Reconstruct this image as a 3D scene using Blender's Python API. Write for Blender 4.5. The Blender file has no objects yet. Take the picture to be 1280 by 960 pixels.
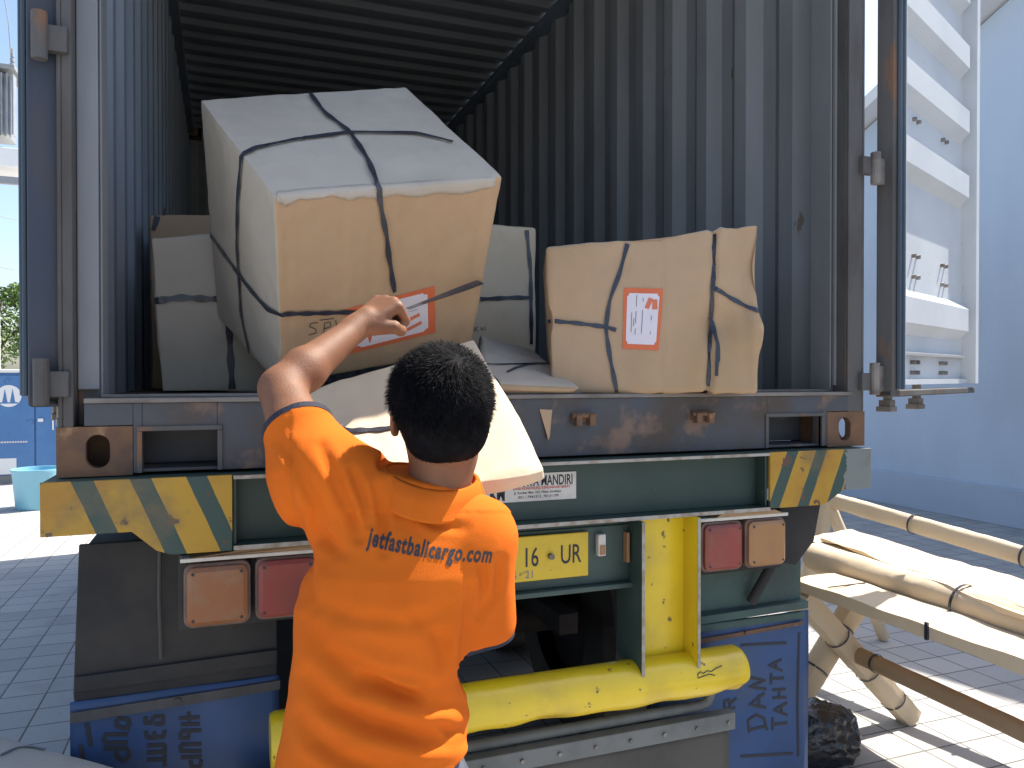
import bpy, bmesh, math, random
import numpy as np
from mathutils import Vector, Matrix, noise
from mathutils.bvhtree import BVHTree
random.seed(7); np.random.seed(7)
R_ = math.radians
S = bpy.context.scene
COL = S.collection

# ------------------------------------------------------------------ camera, sky, sun, exposure
TH, YH, FPX = R_(20.45), 471.0, 961.0
CAM = np.array([.372, -2.059, 1.617])
cd = bpy.data.cameras.new('camera'); cam = bpy.data.objects.new('camera', cd); COL.objects.link(cam)
cd.lens = FPX / 1280 * 36; cd.sensor_width = 36; cd.clip_start = .02; cd.clip_end = 3000
cam.location = CAM
PITCH = math.atan((480 - YH) / FPX)
cam.rotation_euler = (math.pi / 2 - PITCH, 0, -TH)
S.camera = cam
SUN_EL, SUN_AZ = R_(57), R_(9)            # azimuth from +X towards +Y
SUNV = Vector((math.cos(SUN_EL) * math.cos(SUN_AZ), math.cos(SUN_EL) * math.sin(SUN_AZ), math.sin(SUN_EL)))
W = bpy.data.worlds.new('World'); S.world = W; W.use_nodes = True
nt = W.node_tree; bg = nt.nodes['Background']
sky = nt.nodes.new('ShaderNodeTexSky'); sky.sky_type = 'NISHITA'; sky.sun_disc = False
sky.sun_elevation = SUN_EL; sky.sun_rotation = math.pi / 2 - SUN_AZ
sky.air_density = 1.0; sky.dust_density = 2.0; sky.ozone_density = 1.0
nt.links.new(sky.outputs[0], bg.inputs[0]); bg.inputs[1].default_value = .125
sl = bpy.data.lights.new('sun', 'SUN'); sun = bpy.data.objects.new('sun', sl); COL.objects.link(sun)
sl.energy = 5.0; sl.angle = R_(.5); sl.color = (1, .94, .84)
sun.rotation_euler = (-SUNV).to_track_quat('-Z', 'Y').to_euler()
S.view_settings.view_transform = 'Standard'; S.view_settings.look = 'None'
S.view_settings.exposure = 1.14; S.view_settings.gamma = 1
S.view_settings.use_curve_mapping = False
try:
    S.cycles.use_denoising = True
    S.cycles.max_bounces = 10; S.cycles.diffuse_bounces = 6
except Exception: pass

Fv = np.array([math.sin(TH), math.cos(TH), 0]); Rv = np.array([math.cos(TH), -math.sin(TH), 0]); Zv = np.array([0, 0, 1.])
Fc = Fv * math.cos(PITCH) - Zv * math.sin(PITCH); Uc = np.cross(Rv, Fc)
def ray(px, py): return Fc + (px - 640) / FPX * Rv - (py - 480) / FPX * Uc
def P(px, py, X=None, Y=None, Z=None, D=None):
    """world point on a world plane (or at a camera depth) for a measured place in the photo"""
    d = ray(px, py)
    if D is not None: return CAM + d * D
    i, v = (0, X) if X is not None else (1, Y) if Y is not None else (2, Z)
    return CAM + d * ((v - CAM[i]) / d[i])

# ------------------------------------------------------------------ materials
def lin(c):
    return tuple(c) + ((1,) if len(c) == 3 else ())
MATS = {}
def mat(name, base, alt=None, scale=3., lo=.4, hi=.7, rough=.6, metal=0., bump=0., bscale=60., spots=None, sscale=8., slo=.6, shi=.66,
        stretch=(1, 1, 1), grime=None, gscale=1.5, spec=.5, sheen=0, coat=0, detail=6, bdist=.003):
    m = bpy.data.materials.new(name); m.use_nodes = True; N = m.node_tree; L = N.links
    b = N.nodes['Principled BSDF']; b.inputs['Roughness'].default_value = rough; b.inputs['Metallic'].default_value = metal
    b.inputs['Specular IOR Level'].default_value = spec
    if sheen: b.inputs['Sheen Weight'].default_value = sheen
    if coat: b.inputs['Coat Weight'].default_value = coat; b.inputs['Coat Roughness'].default_value = .15
    tc = N.nodes.new('ShaderNodeTexCoord'); mp = N.nodes.new('ShaderNodeMapping'); L.new(tc.outputs['Object'], mp.inputs[0])
    mp.inputs['Scale'].default_value = stretch
    def nz(sc, det=detail):
        n = N.nodes.new('ShaderNodeTexNoise'); n.inputs['Scale'].default_value = sc; n.inputs['Detail'].default_value = det
        n.inputs['Roughness'].default_value = .6; L.new(mp.outputs[0], n.inputs['Vector']); return n
    def ramp(src, a, c):
        r = N.nodes.new('ShaderNodeMapRange'); r.inputs['From Min'].default_value = a; r.inputs['From Max'].default_value = c
        r.interpolation_type = 'SMOOTHSTEP'
        L.new(src, r.inputs[0]); return r.outputs[0]
    def mix(fac, c1, c2):
        x = N.nodes.new('ShaderNodeMix'); x.data_type = 'RGBA'
        if fac is not None: L.new(fac, x.inputs['Factor'])
        for i, c in (('A', c1), ('B', c2)):
            s = [k for k in x.inputs if k.name == i and k.type == 'RGBA'][0]
            if isinstance(c, tuple): s.default_value = lin(c)
            else: L.new(c, s)
        return [o for o in x.outputs if o.type == 'RGBA'][0]
    col = tuple(base)
    if alt: col = mix(ramp(nz(scale).outputs[0], lo, hi), col, tuple(alt))
    if grime: col = mix(ramp(nz(gscale).outputs[0], .45, .75), col, tuple(grime))
    if spots: col = mix(ramp(nz(sscale).outputs[0], slo, shi), col, tuple(spots))
    if isinstance(col, tuple): b.inputs['Base Color'].default_value = lin(col)
    else: L.new(col, b.inputs['Base Color'])
    rn = N.nodes.new('ShaderNodeMapRange'); rn.inputs['To Min'].default_value = max(.05, rough - .12); rn.inputs['To Max'].default_value = min(1, rough + .15)
    L.new(nz(7).outputs[0], rn.inputs[0]); L.new(rn.outputs[0], b.inputs['Roughness'])
    if bump:
        bp = N.nodes.new('ShaderNodeBump'); bp.inputs['Strength'].default_value = bump; bp.inputs['Distance'].default_value = bdist
        L.new(nz(bscale, 5).outputs[0], bp.inputs['Height']); L.new(bp.outputs[0], b.inputs['Normal'])
    MATS[name] = (m, col, b, N, mix, ramp, nz, tc); return m
def stripe_mat(name, x0, z0, pitch, duty, slant):
    """yellow and green hazard paint, worn through to primer and rust"""
    m = mat(name, (.42, .245, .02), alt=(.33, .165, .02), scale=5, rough=.55, bump=.15)
    _, col, b, N, mix, ramp, nz, tc = MATS[name]; L = N.links
    sep = N.nodes.new('ShaderNodeSeparateXYZ')
    geo = N.nodes.new('ShaderNodeNewGeometry'); L.new(geo.outputs['Position'], sep.inputs[0])
    def M(op, a, c):
        n = N.nodes.new('ShaderNodeMath'); n.operation = op
        for i, v in enumerate((a, c)):
            if isinstance(v, (int, float)): n.inputs[i].default_value = v
            else: L.new(v, n.inputs[i])
        return n.outputs[0]
    t = M('ADD', M('SUBTRACT', sep.outputs[0], x0), M('MULTIPLY', M('SUBTRACT', sep.outputs[2], z0), slant))
    t = M('ADD', t, M('MULTIPLY', M('SUBTRACT', nz(14).outputs[0], .5), .006))
    fr = M('FRACT', M('ADD', M('DIVIDE', t, pitch), 10.0), 0)
    g = M('MULTIPLY', M('LESS_THAN', fr, duty), M('GREATER_THAN', M('ADD', t, 0.0), -.003))
    c = mix(g, col, (.028, .062, .052))
    if slant < 0: c = mix(M('GREATER_THAN', M('ADD', sep.outputs[0], M('MULTIPLY', nz(11).outputs[0], .22)), 2.425), c, (.17, .19, .18))
    c = mix(ramp(nz(16).outputs[0], .60, .64), c, (.10, .05, .035)); c = mix(ramp(nz(4).outputs[0], .5, .75), c, (.12, .09, .05))
    L.new(c, b.inputs['Base Color']); return m

M_ = {}
def mm(key, *a, **k):
    if key not in M_: M_[key] = mat(key, *a, **k)
    return M_[key]
paver = mat('paver_concrete', (.34, .33, .32), rough=.85, bump=.25, bscale=90)
kraft = mat('kraft_grey', (.43, .39, .335), alt=(.37, .33, .275), scale=2.5, rough=.8, bump=.7, bdist=.006, bscale=8, grime=(.40, .35, .28), spec=.25)
kraftb = mat('kraft_brown', (.44, .305, .19), alt=(.37, .255, .155), scale=2.5, rough=.8, bump=.7, bdist=.006, bscale=8, grime=(.40, .27, .15), spec=.25)
kraftl = mat('kraft_light', (.60, .49, .35), alt=(.54, .43, .30), scale=3, rough=.75, bump=.7, bdist=.006, bscale=8, spec=.25)
strapm = mat('strap_plastic', (.018, .022, .035), alt=(.035, .04, .06), scale=40, rough=.3, bump=.4, bscale=120, spec=.6)
label_o = mat('label_orange', (.62, .14, .05), alt=(.55, .12, .05), rough=.6)
label_w = mat('label_white', (.66, .62, .66), alt=(.60, .56, .60), rough=.5)
ink = mat('ink_dark', (.03, .03, .035), rough=.7)
inkf = mat('ink_faded', (.22, .20, .22), rough=.7)
logo_o = mat('logo_orange', (.60, .17, .09), rough=.6)
cblue = mat('container_blue', (.155, .20, .245), alt=(.12, .155, .19), scale=2, rough=.55, bump=.1, spots=(.10, .065, .045), sscale=7, slo=.68, shi=.72, grime=(.12, .14, .155), stretch=(1, 1, .35))
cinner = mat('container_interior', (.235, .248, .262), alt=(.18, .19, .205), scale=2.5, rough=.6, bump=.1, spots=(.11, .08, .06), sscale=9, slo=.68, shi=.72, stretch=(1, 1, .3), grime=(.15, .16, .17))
cinner_lit = mat('container_interior_left_lit', (.30, .335, .38), alt=(.23, .26, .30), scale=2.5, rough=.6, bump=.1, spots=(.11, .08, .06), sscale=9, slo=.68, shi=.72, stretch=(1, 1, .3))  # left wall: brighter copy of the interior paint, daylight put into its colour
croof = mat('container_roof', (.19, .20, .21), alt=(.15, .16, .17), scale=2.5, rough=.6, stretch=(.3, 1, 1))
crust = mat('rusty_steel', (.16, .085, .045), alt=(.09, .055, .04), scale=9, rough=.8, bump=.5, bscale=50, spots=(.27, .16, .09), sscale=14, slo=.58, shi=.68)
cwhite = mat('door_white_paint', (.52, .55, .58), alt=(.47, .50, .53), scale=3, rough=.4, spots=(.35, .33, .30), sscale=30, slo=.70, shi=.73)
cgreyrust = mat('weathered_frame', (.085, .083, .082), alt=(.055, .048, .044), scale=6, rough=.7, bump=.3, spots=(.17, .09, .05), sscale=9, slo=.56, shi=.68, stretch=(1, 1, .3))
doorblue = mat('door_rim_blue', (.032, .042, .066), alt=(.06, .052, .048), scale=5, rough=.6, bump=.2, stretch=(1, 1, .25))
sillm = mat('sill_steel', (.060, .066, .078), alt=(.062, .045, .034), scale=4, rough=.6, bump=.25, spots=(.17, .11, .08), sscale=6, slo=.53, shi=.66)
lipm = mat('worn_steel_lip', (.22, .20, .18), alt=(.12, .10, .09), scale=12, rough=.5, metal=.3, bump=.2, stretch=(.3, 1, 1))
gask = mat('door_gasket', (.055, .08, .11), alt=(.09, .12, .15), scale=5, rough=.6, stretch=(1, 1, .2))
plyw = mat('floor_plywood', (.16, .12, .085), alt=(.10, .075, .055), scale=4, rough=.8, stretch=(1, .2, 1))
tgreen = mat('chassis_green', (.024, .050, .040), alt=(.019, .038, .032), scale=3, rough=.5, bump=.15, spots=(.10, .10, .08), sscale=18, slo=.66, shi=.72, grime=(.05, .085, .075))
tgreend = mat('chassis_dirty_green', (.055, .10, .09), alt=(.04, .055, .05), scale=4, rough=.7, bump=.2, spots=(.12, .10, .08), sscale=12, slo=.64, shi=.7)
edgem = mat('bare_edge', (.35, .33, .29), alt=(.22, .17, .12), scale=25, rough=.6)
tyellow = mat('bumper_yellow', (.74, .53, .012), alt=(.66, .45, .012), scale=4, rough=.36, bump=.25, bscale=14, spots=(.16, .11, .03), sscale=26, slo=.655, shi=.69, coat=.25, grime=(.55, .38, .03), gscale=5)
blackd = mat('fender_black', (.018, .018, .02), alt=(.032, .028, .025), scale=3, rough=.75, bump=.2, grime=(.05, .045, .04))
darkund = mat('undercarriage_dirt', (.025, .021, .019), alt=(.04, .032, .027), scale=6, rough=.9, bump=.3)
rubber = mat('tyre_rubber', (.018, .018, .018), alt=(.03, .028, .026), scale=5, rough=.85)
flapblue = mat('mudflap_blue', (.026, .068, .18), alt=(.02, .05, .13), scale=2.5, rough=.5, bump=.12, bscale=12, grime=(.05, .075, .12), gscale=4, spots=(.06, .06, .07), sscale=11, slo=.66, shi=.75)
greybar = mat('grey_bar', (.15, .16, .158), alt=(.11, .115, .112), scale=6, rough=.55, bump=.1, spots=(.10, .07, .05), sscale=20, slo=.68, shi=.72)
rubsheet = mat('rubber_sheet', (.075, .07, .062), alt=(.055, .05, .045), scale=4, rough=.7, bump=.15, spots=(.2, .19, .17), sscale=40, slo=.72, shi=.75)
amber = mat('lens_amber', (.27, .095, .03), alt=(.21, .085, .035), scale=6, rough=.35, bump=.3, bscale=200, grime=(.25, .14, .08), gscale=9)
amberp = mat('lens_amber_pale', (.34, .17, .07), alt=(.28, .15, .07), scale=6, rough=.35, bump=.3, bscale=200)
redl = mat('lens_red', (.25, .045, .035), alt=(.18, .045, .038), scale=6, rough=.35, bump=.3, bscale=200, grime=(.22, .08, .06), gscale=9)
lensrim = mat('lens_rim', (.12, .07, .055), alt=(.2, .13, .10), scale=12, rough=.5)
wood = mat('raw_wood', (.36, .23, .12), alt=(.26, .16, .08), scale=10, rough=.8, stretch=(.2, 1, 3))
platey = mat('plate_yellow', (.62, .43, .02), alt=(.52, .36, .03), scale=9, rough=.45, spots=(.16, .10, .04), sscale=22, slo=.68, shi=.74)
platew = mat('plate_white', (.62, .60, .55), alt=(.50, .48, .44), scale=9, rough=.5, spots=(.2, .16, .13), sscale=30, slo=.7, shi=.73)
inkr = mat('ink_red', (.50, .10, .06), rough=.6)
shirtm = mat('shirt_orange', (.62, .132, .012), alt=(.56, .115, .010), scale=5, rough=.9, bump=.3, bscale=500, spec=.12)
navy = mat('navy_trim', (.012, .014, .03), rough=.8)
skin = mat('skin_brown', (.20, .092, .05), alt=(.165, .072, .038), scale=14, rough=.55, bump=.35, bscale=320, spec=.3, grime=(.15, .065, .036), gscale=6)
MATS['skin_brown'][2].inputs['Subsurface Weight'].default_value = .08
MATS['skin_brown'][2].inputs['Subsurface Radius'].default_value = (.01, .004, .002)
hairm = mat('hair_black', (.004, .004, .005), alt=(.007, .007, .009), scale=60, rough=.6, spec=.04)
denim = mat('denim_dark', (.05, .06, .085), alt=(.09, .10, .13), scale=30, rough=.85, bump=.3, bscale=300)
shoem = mat('shoe_black', (.02, .02, .02), rough=.6)
wallblue = mat('render_wall', (.46, .55, .66), alt=(.42, .505, .61), scale=.35, rough=.85, bump=.2, bscale=20, grime=(.38, .44, .52), gscale=.5, stretch=(1, 1, .5))
wallbase = mat('wall_plinth', (.40, .47, .56), alt=(.36, .43, .52), scale=.6, rough=.8, bump=.2, bscale=20)
soffit = mat('soffit_white', (.66, .67, .68), rough=.7)
cabblue = mat('cabinet_blue', (.06, .17, .38), alt=(.075, .20, .42), scale=2, rough=.45, spots=(.04, .12, .28), sscale=4, slo=.6, shi=.7)
potblue = mat('barrel_blue', (.22, .48, .60), alt=(.18, .42, .54), rough=.5)
whitep = mat('white_paint', (.75, .75, .74), rough=.5)
greyp = mat('grey_metal', (.30, .31, .32), alt=(.24, .25, .26), scale=5, rough=.45, metal=.3)
concrete = mat('pole_concrete', (.33, .32, .30), alt=(.28, .27, .25), rough=.9)
blackb = mat('black_plastic', (.014, .014, .017), alt=(.03, .03, .034), scale=14, rough=.16, bump=1.0, bscale=13, spec=.8, bdist=.02)
leafm = mat('leaf_green', (.07, .13, .022), alt=(.11, .17, .03), scale=1.2, rough=.6)
barkm = mat('bark', (.12, .09, .065), rough=.9, bump=.4)
stripeL = stripe_mat('hazard_paint_left', .036, 1.384, .122, .38, .42)
stripeR = stripe_mat('hazard_paint_right', 2.062, 1.384, .117, .38, -.42)
cblack = mat('bolt_steel', (.25, .23, .21), alt=(.12, .10, .09), scale=30, rough=.5, metal=.5)

# pavers: square 0.2 m grid, joints, per-stone tint
_, _, b_, N_, mix_, ramp_, nz_, tc_ = MATS['paver_concrete']; L_ = N_.links
mp_ = N_.nodes.new('ShaderNodeMapping'); mp_.inputs['Location'].default_value = (-4.02, -.62, 0)
L_.new(tc_.outputs['Object'], mp_.inputs[0])
br = N_.nodes.new('ShaderNodeTexBrick'); br.offset = 0; br.squash = 1; br.inputs['Scale'].default_value = 1
br.inputs['Brick Width'].default_value = .205; br.inputs['Row Height'].default_value = .2025
br.inputs['Mortar Size'].default_value = .0045; br.inputs['Mortar Smooth'].default_value = .3; br.inputs['Bias'].default_value = 0
br.inputs['Color1'].default_value = (.34, .335, .325, 1); br.inputs['Color2'].default_value = (.41, .395, .375, 1); br.inputs['Mortar'].default_value = (.11, .105, .10, 1)
L_.new(mp_.outputs[0], br.inputs['Vector'])
c_ = mix_(ramp_(nz_(2.2).outputs[0], .5, .75), br.outputs['Color'], (.29, .28, .27))
c_ = mix_(ramp_(nz_(38).outputs[0], .55, .75), c_, (.30, .29, .28)); L_.new(c_, b_.inputs['Base Color'])
bp_ = N_.nodes.new('ShaderNodeBump'); bp_.inputs['Distance'].default_value = .004; bp_.invert = True; bp_.inputs['Strength'].default_value = .8
L_.new(br.outputs['Fac'], bp_.inputs['Height']); L_.new(bp_.outputs[0], b_.inputs['Normal'])

# ------------------------------------------------------------------ object helpers
ORG = {}
def root_org(o):
    while o.parent: o = o.parent
    return ORG.get(o.name, Vector((0, 0, 0)))
def tag(o, label=None, cat=None, group=None, kind=None):
    if label: o['label'] = label
    if cat: o['category'] = cat
    if group: o['group'] = group
    if kind: o['kind'] = kind
    return o
def empty(name, loc, label, cat, group=None):
    o = bpy.data.objects.new(name, None); COL.objects.link(o); o.location = loc; o.empty_display_size = .1
    ORG[o.name] = Vector(loc); return tag(o, label, cat, group)
def link(name, verts, faces, m, parent=None, smooth=False, bevel=0, org=None, mats=None, fm=None, solid=0, auto=None):
    me = bpy.data.meshes.new(name)
    o = bpy.data.objects.new(name, me); COL.objects.link(o)
    if parent is not None:
        o.parent = parent; og = root_org(parent)
    else:
        og = Vector(org) if org is not None else Vector((0, 0, 0)); o.location = og; ORG[o.name] = og
    v = np.asarray(verts, float).reshape(-1, 3) - np.array(og)
    me.from_pydata(v.tolist(), [], [tuple(int(i) for i in f) for f in faces]); me.update()
    for q in (mats or [m]): me.materials.append(q)
    if fm is not None: me.polygons.foreach_set('material_index', np.array(fm, dtype=np.int32))
    if smooth: me.polygons.foreach_set('use_smooth', [True] * len(me.polygons))
    if solid:
        s = o.modifiers.new('thickness', 'SOLIDIFY'); s.thickness = solid; s.offset = 0
    if bevel:
        b = o.modifiers.new('edges', 'BEVEL'); b.width = bevel; b.segments = 2; b.limit_method = 'ANGLE'; b.angle_limit = R_(35)
    if auto: me.set_sharp_from_angle(angle=R_(auto))
    return o
class MB:
    def __init__(s): s.v = []; s.f = []; s.m = []
    def add(s, v, f, mi=0):
        n = len(s.v); s.v += [tuple(map(float, q)) for q in v]; s.f += [tuple(i + n for i in q) for q in f]; s.m += [mi] * len(f); return s
    def box(s, x0, x1, y0, y1, z0, z1, mi=0):
        v = [(x, y, z) for z in (z0, z1) for y in (y0, y1) for x in (x0, x1)]
        return s.add(v, [(0, 2, 3, 1), (4, 5, 7, 6), (0, 1, 5, 4), (2, 6, 7, 3), (0, 4, 6, 2), (1, 3, 7, 5)], mi)
    def hexa(s, c, mi=0):   # 8 corners, same order as box
        return s.add(c, [(0, 2, 3, 1), (4, 5, 7, 6), (0, 1, 5, 4), (2, 6, 7, 3), (0, 4, 6, 2), (1, 3, 7, 5)], mi)
    def prism(s, poly, d, mi=0):   # poly: 3D points, d: extrusion vector
        n = len(poly); d = np.array(d, float); a = [np.array(p, float) for p in poly]
        v = a + [p + d for p in a]
        return s.add(v, [tuple(range(n))[::-1], tuple(range(n, 2 * n))] + [(i, (i + 1) % n, (i + 1) % n + n, i + n) for i in range(n)], mi)
    def tube(s, pts, r, n=12, cap=True, mi=0):
        pts = [np.array(p, float) for p in pts]; k = len(pts); rr = r if hasattr(r, '__len__') else [r] * k
        t = [pts[min(i + 1, k - 1)] - pts[max(i - 1, 0)] for i in range(k)]; t = [q / (np.linalg.norm(q) + 1e-9) for q in t]
        up = np.array([0, 0, 1.]) if abs(t[0][2]) < .9 else np.array([1., 0, 0])
        v = []; a = np.cross(t[0], up); a /= np.linalg.norm(a)
        for i in range(k):
            a = a - t[i] * (a @ t[i]); a /= np.linalg.norm(a); b = np.cross(t[i], a)
            for j in range(n):
                w = 2 * math.pi * j / n; v.append(pts[i] + rr[i] * (math.cos(w) * a + math.sin(w) * b))
        f = [(i * n + j, i * n + (j + 1) % n, (i + 1) * n + (j + 1) % n, (i + 1) * n + j) for i in range(k - 1) for j in range(n)]
        if cap: f += [tuple(range(n))[::-1], tuple(range((k - 1) * n, k * n))]
        return s.add(v, f, mi)
    def ribbon(s, pts, nrm, w, th=.0016, mi=0):
        k = len(pts); pts = [np.array(p, float) for p in pts]; v = []
        for i in range(k):
            t = pts[min(i + 1, k - 1)] - pts[max(i - 1, 0)]; t /= np.linalg.norm(t) + 1e-9
            n_ = np.array(nrm[i], float); n_ = n_ - t * (n_ @ t); n_ /= np.linalg.norm(n_) + 1e-9
            b = np.cross(t, n_); ww = w[i] if hasattr(w, '__len__') else w
            for a_, c_2 in ((-.5, 0), (.5, 0), (.5, 1), (-.5, 1)): v.append(pts[i] + b * ww * a_ + n_ * th * c_2)
        f = [(i * 4 + j, i * 4 + (j + 1) % 4, i * 4 + 4 + (j + 1) % 4, i * 4 + 4 + j) for i in range(k - 1) for j in range(4)]
        f += [(3, 2, 1, 0), tuple(range(4 * k - 4, 4 * k))]
        return s.add(v, f, mi)
    def holed(s, c, u, w, n, W2, H2, T, hw, hh, hc=(0, 0), seg=24, mi=0):
        """plate centred c spanned by u (width) and w (height), thickness T along n, with a stadium hole"""
        c, u, w, n = (np.array(q, float) for q in (c, u, w, n)); ri = []; ro = []
        for j in range(seg):
            a = 2 * math.pi * (j + .5) / seg; ca, sa = math.cos(a), math.sin(a)
            r = hw / 2; dy = hh / 2 - r
            ri.append((hc[0] + r * ca, hc[1] + r * sa + (dy if sa > 0 else -dy)))
            t = min(W2 / 2 / max(abs(ca), 1e-6), H2 / 2 / max(abs(sa), 1e-6)); ro.append([ca * t, sa * t])
        for cx, cy in ((1, 1), (-1, 1), (-1, -1), (1, -1)):
            j = min(range(seg), key=lambda q: (ro[q][0] - cx * W2 / 2) ** 2 + (ro[q][1] - cy * H2 / 2) ** 2); ro[j] = [cx * W2 / 2, cy * H2 / 2]
        v = []
        for lst, tt in ((ri, 0), (ro, 0), (ri, T), (ro, T)): v += [c + u * a + w * b + n * tt for a, b in lst]
        f = []
        for j in range(seg):
            k = (j + 1) % seg
            f += [(j, k, seg + k, seg + j), (2 * seg + j, 3 * seg + j, 3 * seg + k, 2 * seg + k), (j, 2 * seg + j, 2 * seg + k, k), (seg + j, seg + k, 3 * seg + k, 3 * seg + j)]
        return s.add(v, f, mi)
    def build(s, name, m, parent=None, **k):
        if isinstance(m, list): return link(name, s.v, s.f, None, parent, mats=m, fm=s.m, **k)
        return link(name, s.v, s.f, m, parent, **k)
def recalc(o):
    bm = bmesh.new(); bm.from_mesh(o.data); bmesh.ops.recalc_face_normals(bm, faces=bm.faces); bm.to_mesh(o.data); bm.free(); return o
def bvh(o):
    og = np.array(root_org(o)); vs = [tuple(np.array(v.co) + og) for v in o.data.vertices]
    return BVHTree.FromPolygons(vs, [tuple(p.vertices) for p in o.data.polygons])
def hit(t, px, py):
    d = Vector(ray(px, py)).normalized(); r = t.ray_cast(Vector(CAM), d)
    return (np.array(r[0]), np.array(r[1]) if Vector(r[1]).dot(d) < 0 else -np.array(r[1])) if r[0] is not None else None
def text_obj(name, body, O, U, V, m, parent, size=1, shear=0, bold=0, th=.0006, align='LEFT', sx=1, mapf=None, sp=1):
    """lettering laid on the surface with origin O, reading direction U, up V (both scaled so that 1 = cap height units)"""
    cu = bpy.data.curves.new('t', 'FONT'); cu.body = body; cu.shear = shear; cu.offset = bold; cu.align_x = align; cu.space_character = sp; cu.resolution_u = 3
    cu.fill_mode = 'BOTH' if hasattr(cu, 'fill_mode') else cu.fill_mode
    to = bpy.data.objects.new('t', cu); COL.objects.link(to); bpy.context.view_layer.update()
    me = bpy.data.meshes.new_from_object(to); bpy.data.objects.remove(to)
    if mapf:
        bm = bmesh.new(); bm.from_mesh(me); bmesh.ops.triangulate(bm, faces=bm.faces[:])
        for _ in range(3):
            le = [e for e in bm.edges if e.calc_length() > .09]
            if le: bmesh.ops.subdivide_edges(bm, edges=le, cuts=1); bmesh.ops.triangulate(bm, faces=bm.faces[:])
        bm.to_mesh(me); bm.free()
    co = np.array([v.co[:] for v in me.vertices]); fs = [tuple(p.vertices) for p in me.polygons]; bpy.data.meshes.remove(me)
    if mapf: w = np.array([mapf(a * sx, b) for a, b, _ in co])
    else:
        O, U, V = (np.array(q, float) for q in (O, U, V)); w = O + np.outer(co[:, 0] * sx * size, U) + np.outer(co[:, 1] * size, V)
    return link(name, w, fs, m, parent)

# ------------------------------------------------------------------ the setting
gv = [(-400, -400, 0), (400, -400, 0), (400, 400, 0), (-400, 400, 0)]
g = link('ground', gv, [(0, 1, 2, 3)], paver); tag(g, kind='structure')

def gable_z(y): return 5.58 - .36 * (y - 4.35)
mbw = MB()
x0, x1, ya, yb, yr = 8.3, 8.55, 16.5, -12.1, 2.2
mbw.prism([(x0, ya, .42), (x0, ya, .55), (x0, yr, gable_z(yr)), (x0, yb, .55), (x0, yb, .42)], (x1 - x0, 0, 0))
hw_ = mbw
bw = empty('neighbour_building', (8.3, 2.2, 0), 'blue rendered neighbouring building with a white gable eave, behind the wrapped table', 'building')
hw_.build('wall', wallblue, bw)
MB().box(8.25, 8.6, yb, ya, 0, .42).build('plinth', wallbase, bw, bevel=.01)
rf = MB()
for (a, c) in ((yr, 16.5), (yr, -12.1)):
    za, zc = gable_z(yr) + .03, .6
    rf.prism([(8.0, a, za), (8.0, c, zc), (8.0, c, zc + .16), (8.0, a, za + .16)], (12, 0, 0))
rf.build('roof', soffit, bw)
MB().box(8.55, 19, -12.0, 16.4, 0, .5).build('rear_base', wallbase, bw)

# ------------------------------------------------------------------ shipping container
CZ = 1.38; CL = 6.058; CW = 2.438; CT = CZ + 2.64; FZ = 1.566
ct = empty('shipping_container', (1.219, 0, CZ), 'open blue-grey shipping container with weathered corrugated walls, loaded on the trailer', 'shipping container')
def casting(x, y, z, sx, sy):
    """hollow ISO corner block, outer faces at x (side sx) and y (side sy)"""
    m = MB(); wx, wy, hz, T = .162, .178, .118, .026
    cx, cy, cz = x - sx * wx / 2, y - sy * wy / 2, z + hz / 2
    m.holed((cx, y, cz), (1, 0, 0), (0, 0, 1), (0, -sy, 0), wx, hz, T, .052, .080, (sx * -.006, 0))
    m.holed((x, cy, cz), (0, 1, 0), (0, 0, 1), (-sx, 0, 0), wy - .001, hz - .001, T, .06, .080)
    for z0_, z1_ in ((z + .0005, z + .012), (z + hz - .012, z + hz - .0005)): m.box(min(x - sx * .001, x - sx * wx), max(x - sx * .001, x - sx * wx), min(y - sy * .001, y - sy * wy), max(y - sy * .001, y - sy * wy), z0_, z1_)
    xi = x - sx * wx; m.box(min(xi, xi + sx * T), max(xi, xi + sx * T), min(y - sy * T, y - sy * wy), max(y - sy * T, y - sy * wy), z + .001, z + hz - .001)
    yi = y - sy * wy; m.box(min(x - sx * T, xi), max(x - sx * T, xi), min(yi, yi + sy * T), max(yi, yi + sy * T), z + .001, z + hz - .001)
    return m.build('corner_casting', crust, ct)
for (x, sx) in ((0, -1), (CW, 1)):
    for (y, sy) in ((0, -1), (CL, 1)):
        casting(x, y, CZ, sx, sy); casting(x, y, CT - .118, sx, sy)
# corner posts (rear): outer channel and inner J section
for sx, x in ((1, 0.), (-1, CW)):
    m = MB()
    def bx(a, b, *r, mi=0): m.box(min(x + sx * a, x + sx * b), max(x + sx * a, x + sx * b), *r, mi)
    bx(.004, .014, .0, .150, CZ + .118, CT - .118)
    wp_ = .036 if sx == 1 else .074
    bx(.014, wp_, .0, .010, CZ + .118, CT - .118)
    bx(wp_ - .010, wp_, .010, .075, CZ + .118, CT - .118)
    bx(wp_, .084, .065, .075, CZ + .118, CT - .118)
    m.build('corner_post', cgreyrust, ct, bevel=.003)
    m = MB(); bx(.084, .090, .0655, .165, FZ, CT - .12); bx(.014, .084, .150, .165, FZ, CT - .12); bx(wp_ + .001, .084, .050, .064, FZ + .02, CT - .12)
    m.build('door_jamb', cinner if sx > 0 else cinner, ct, bevel=.003)
    m = MB(); bx(.004, .07, CL - .07, CL - .004, CZ + .118, CT - .118); m.build('corner_post', cblue, ct, bevel=.003)
def corrug(a0, a1, pitch, dep, first=0):
    """(position, offset) of a trapezoid wave"""
    r = []; p = a0
    while p < a1:
        for t, o in ((0, 0), (.27, 0), (.5, dep), (.77, dep)):
            if p + t * pitch < a1: r.append((p + t * pitch, o))
        p += pitch
    r.append((a1, r[-1][1])); return r
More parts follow.
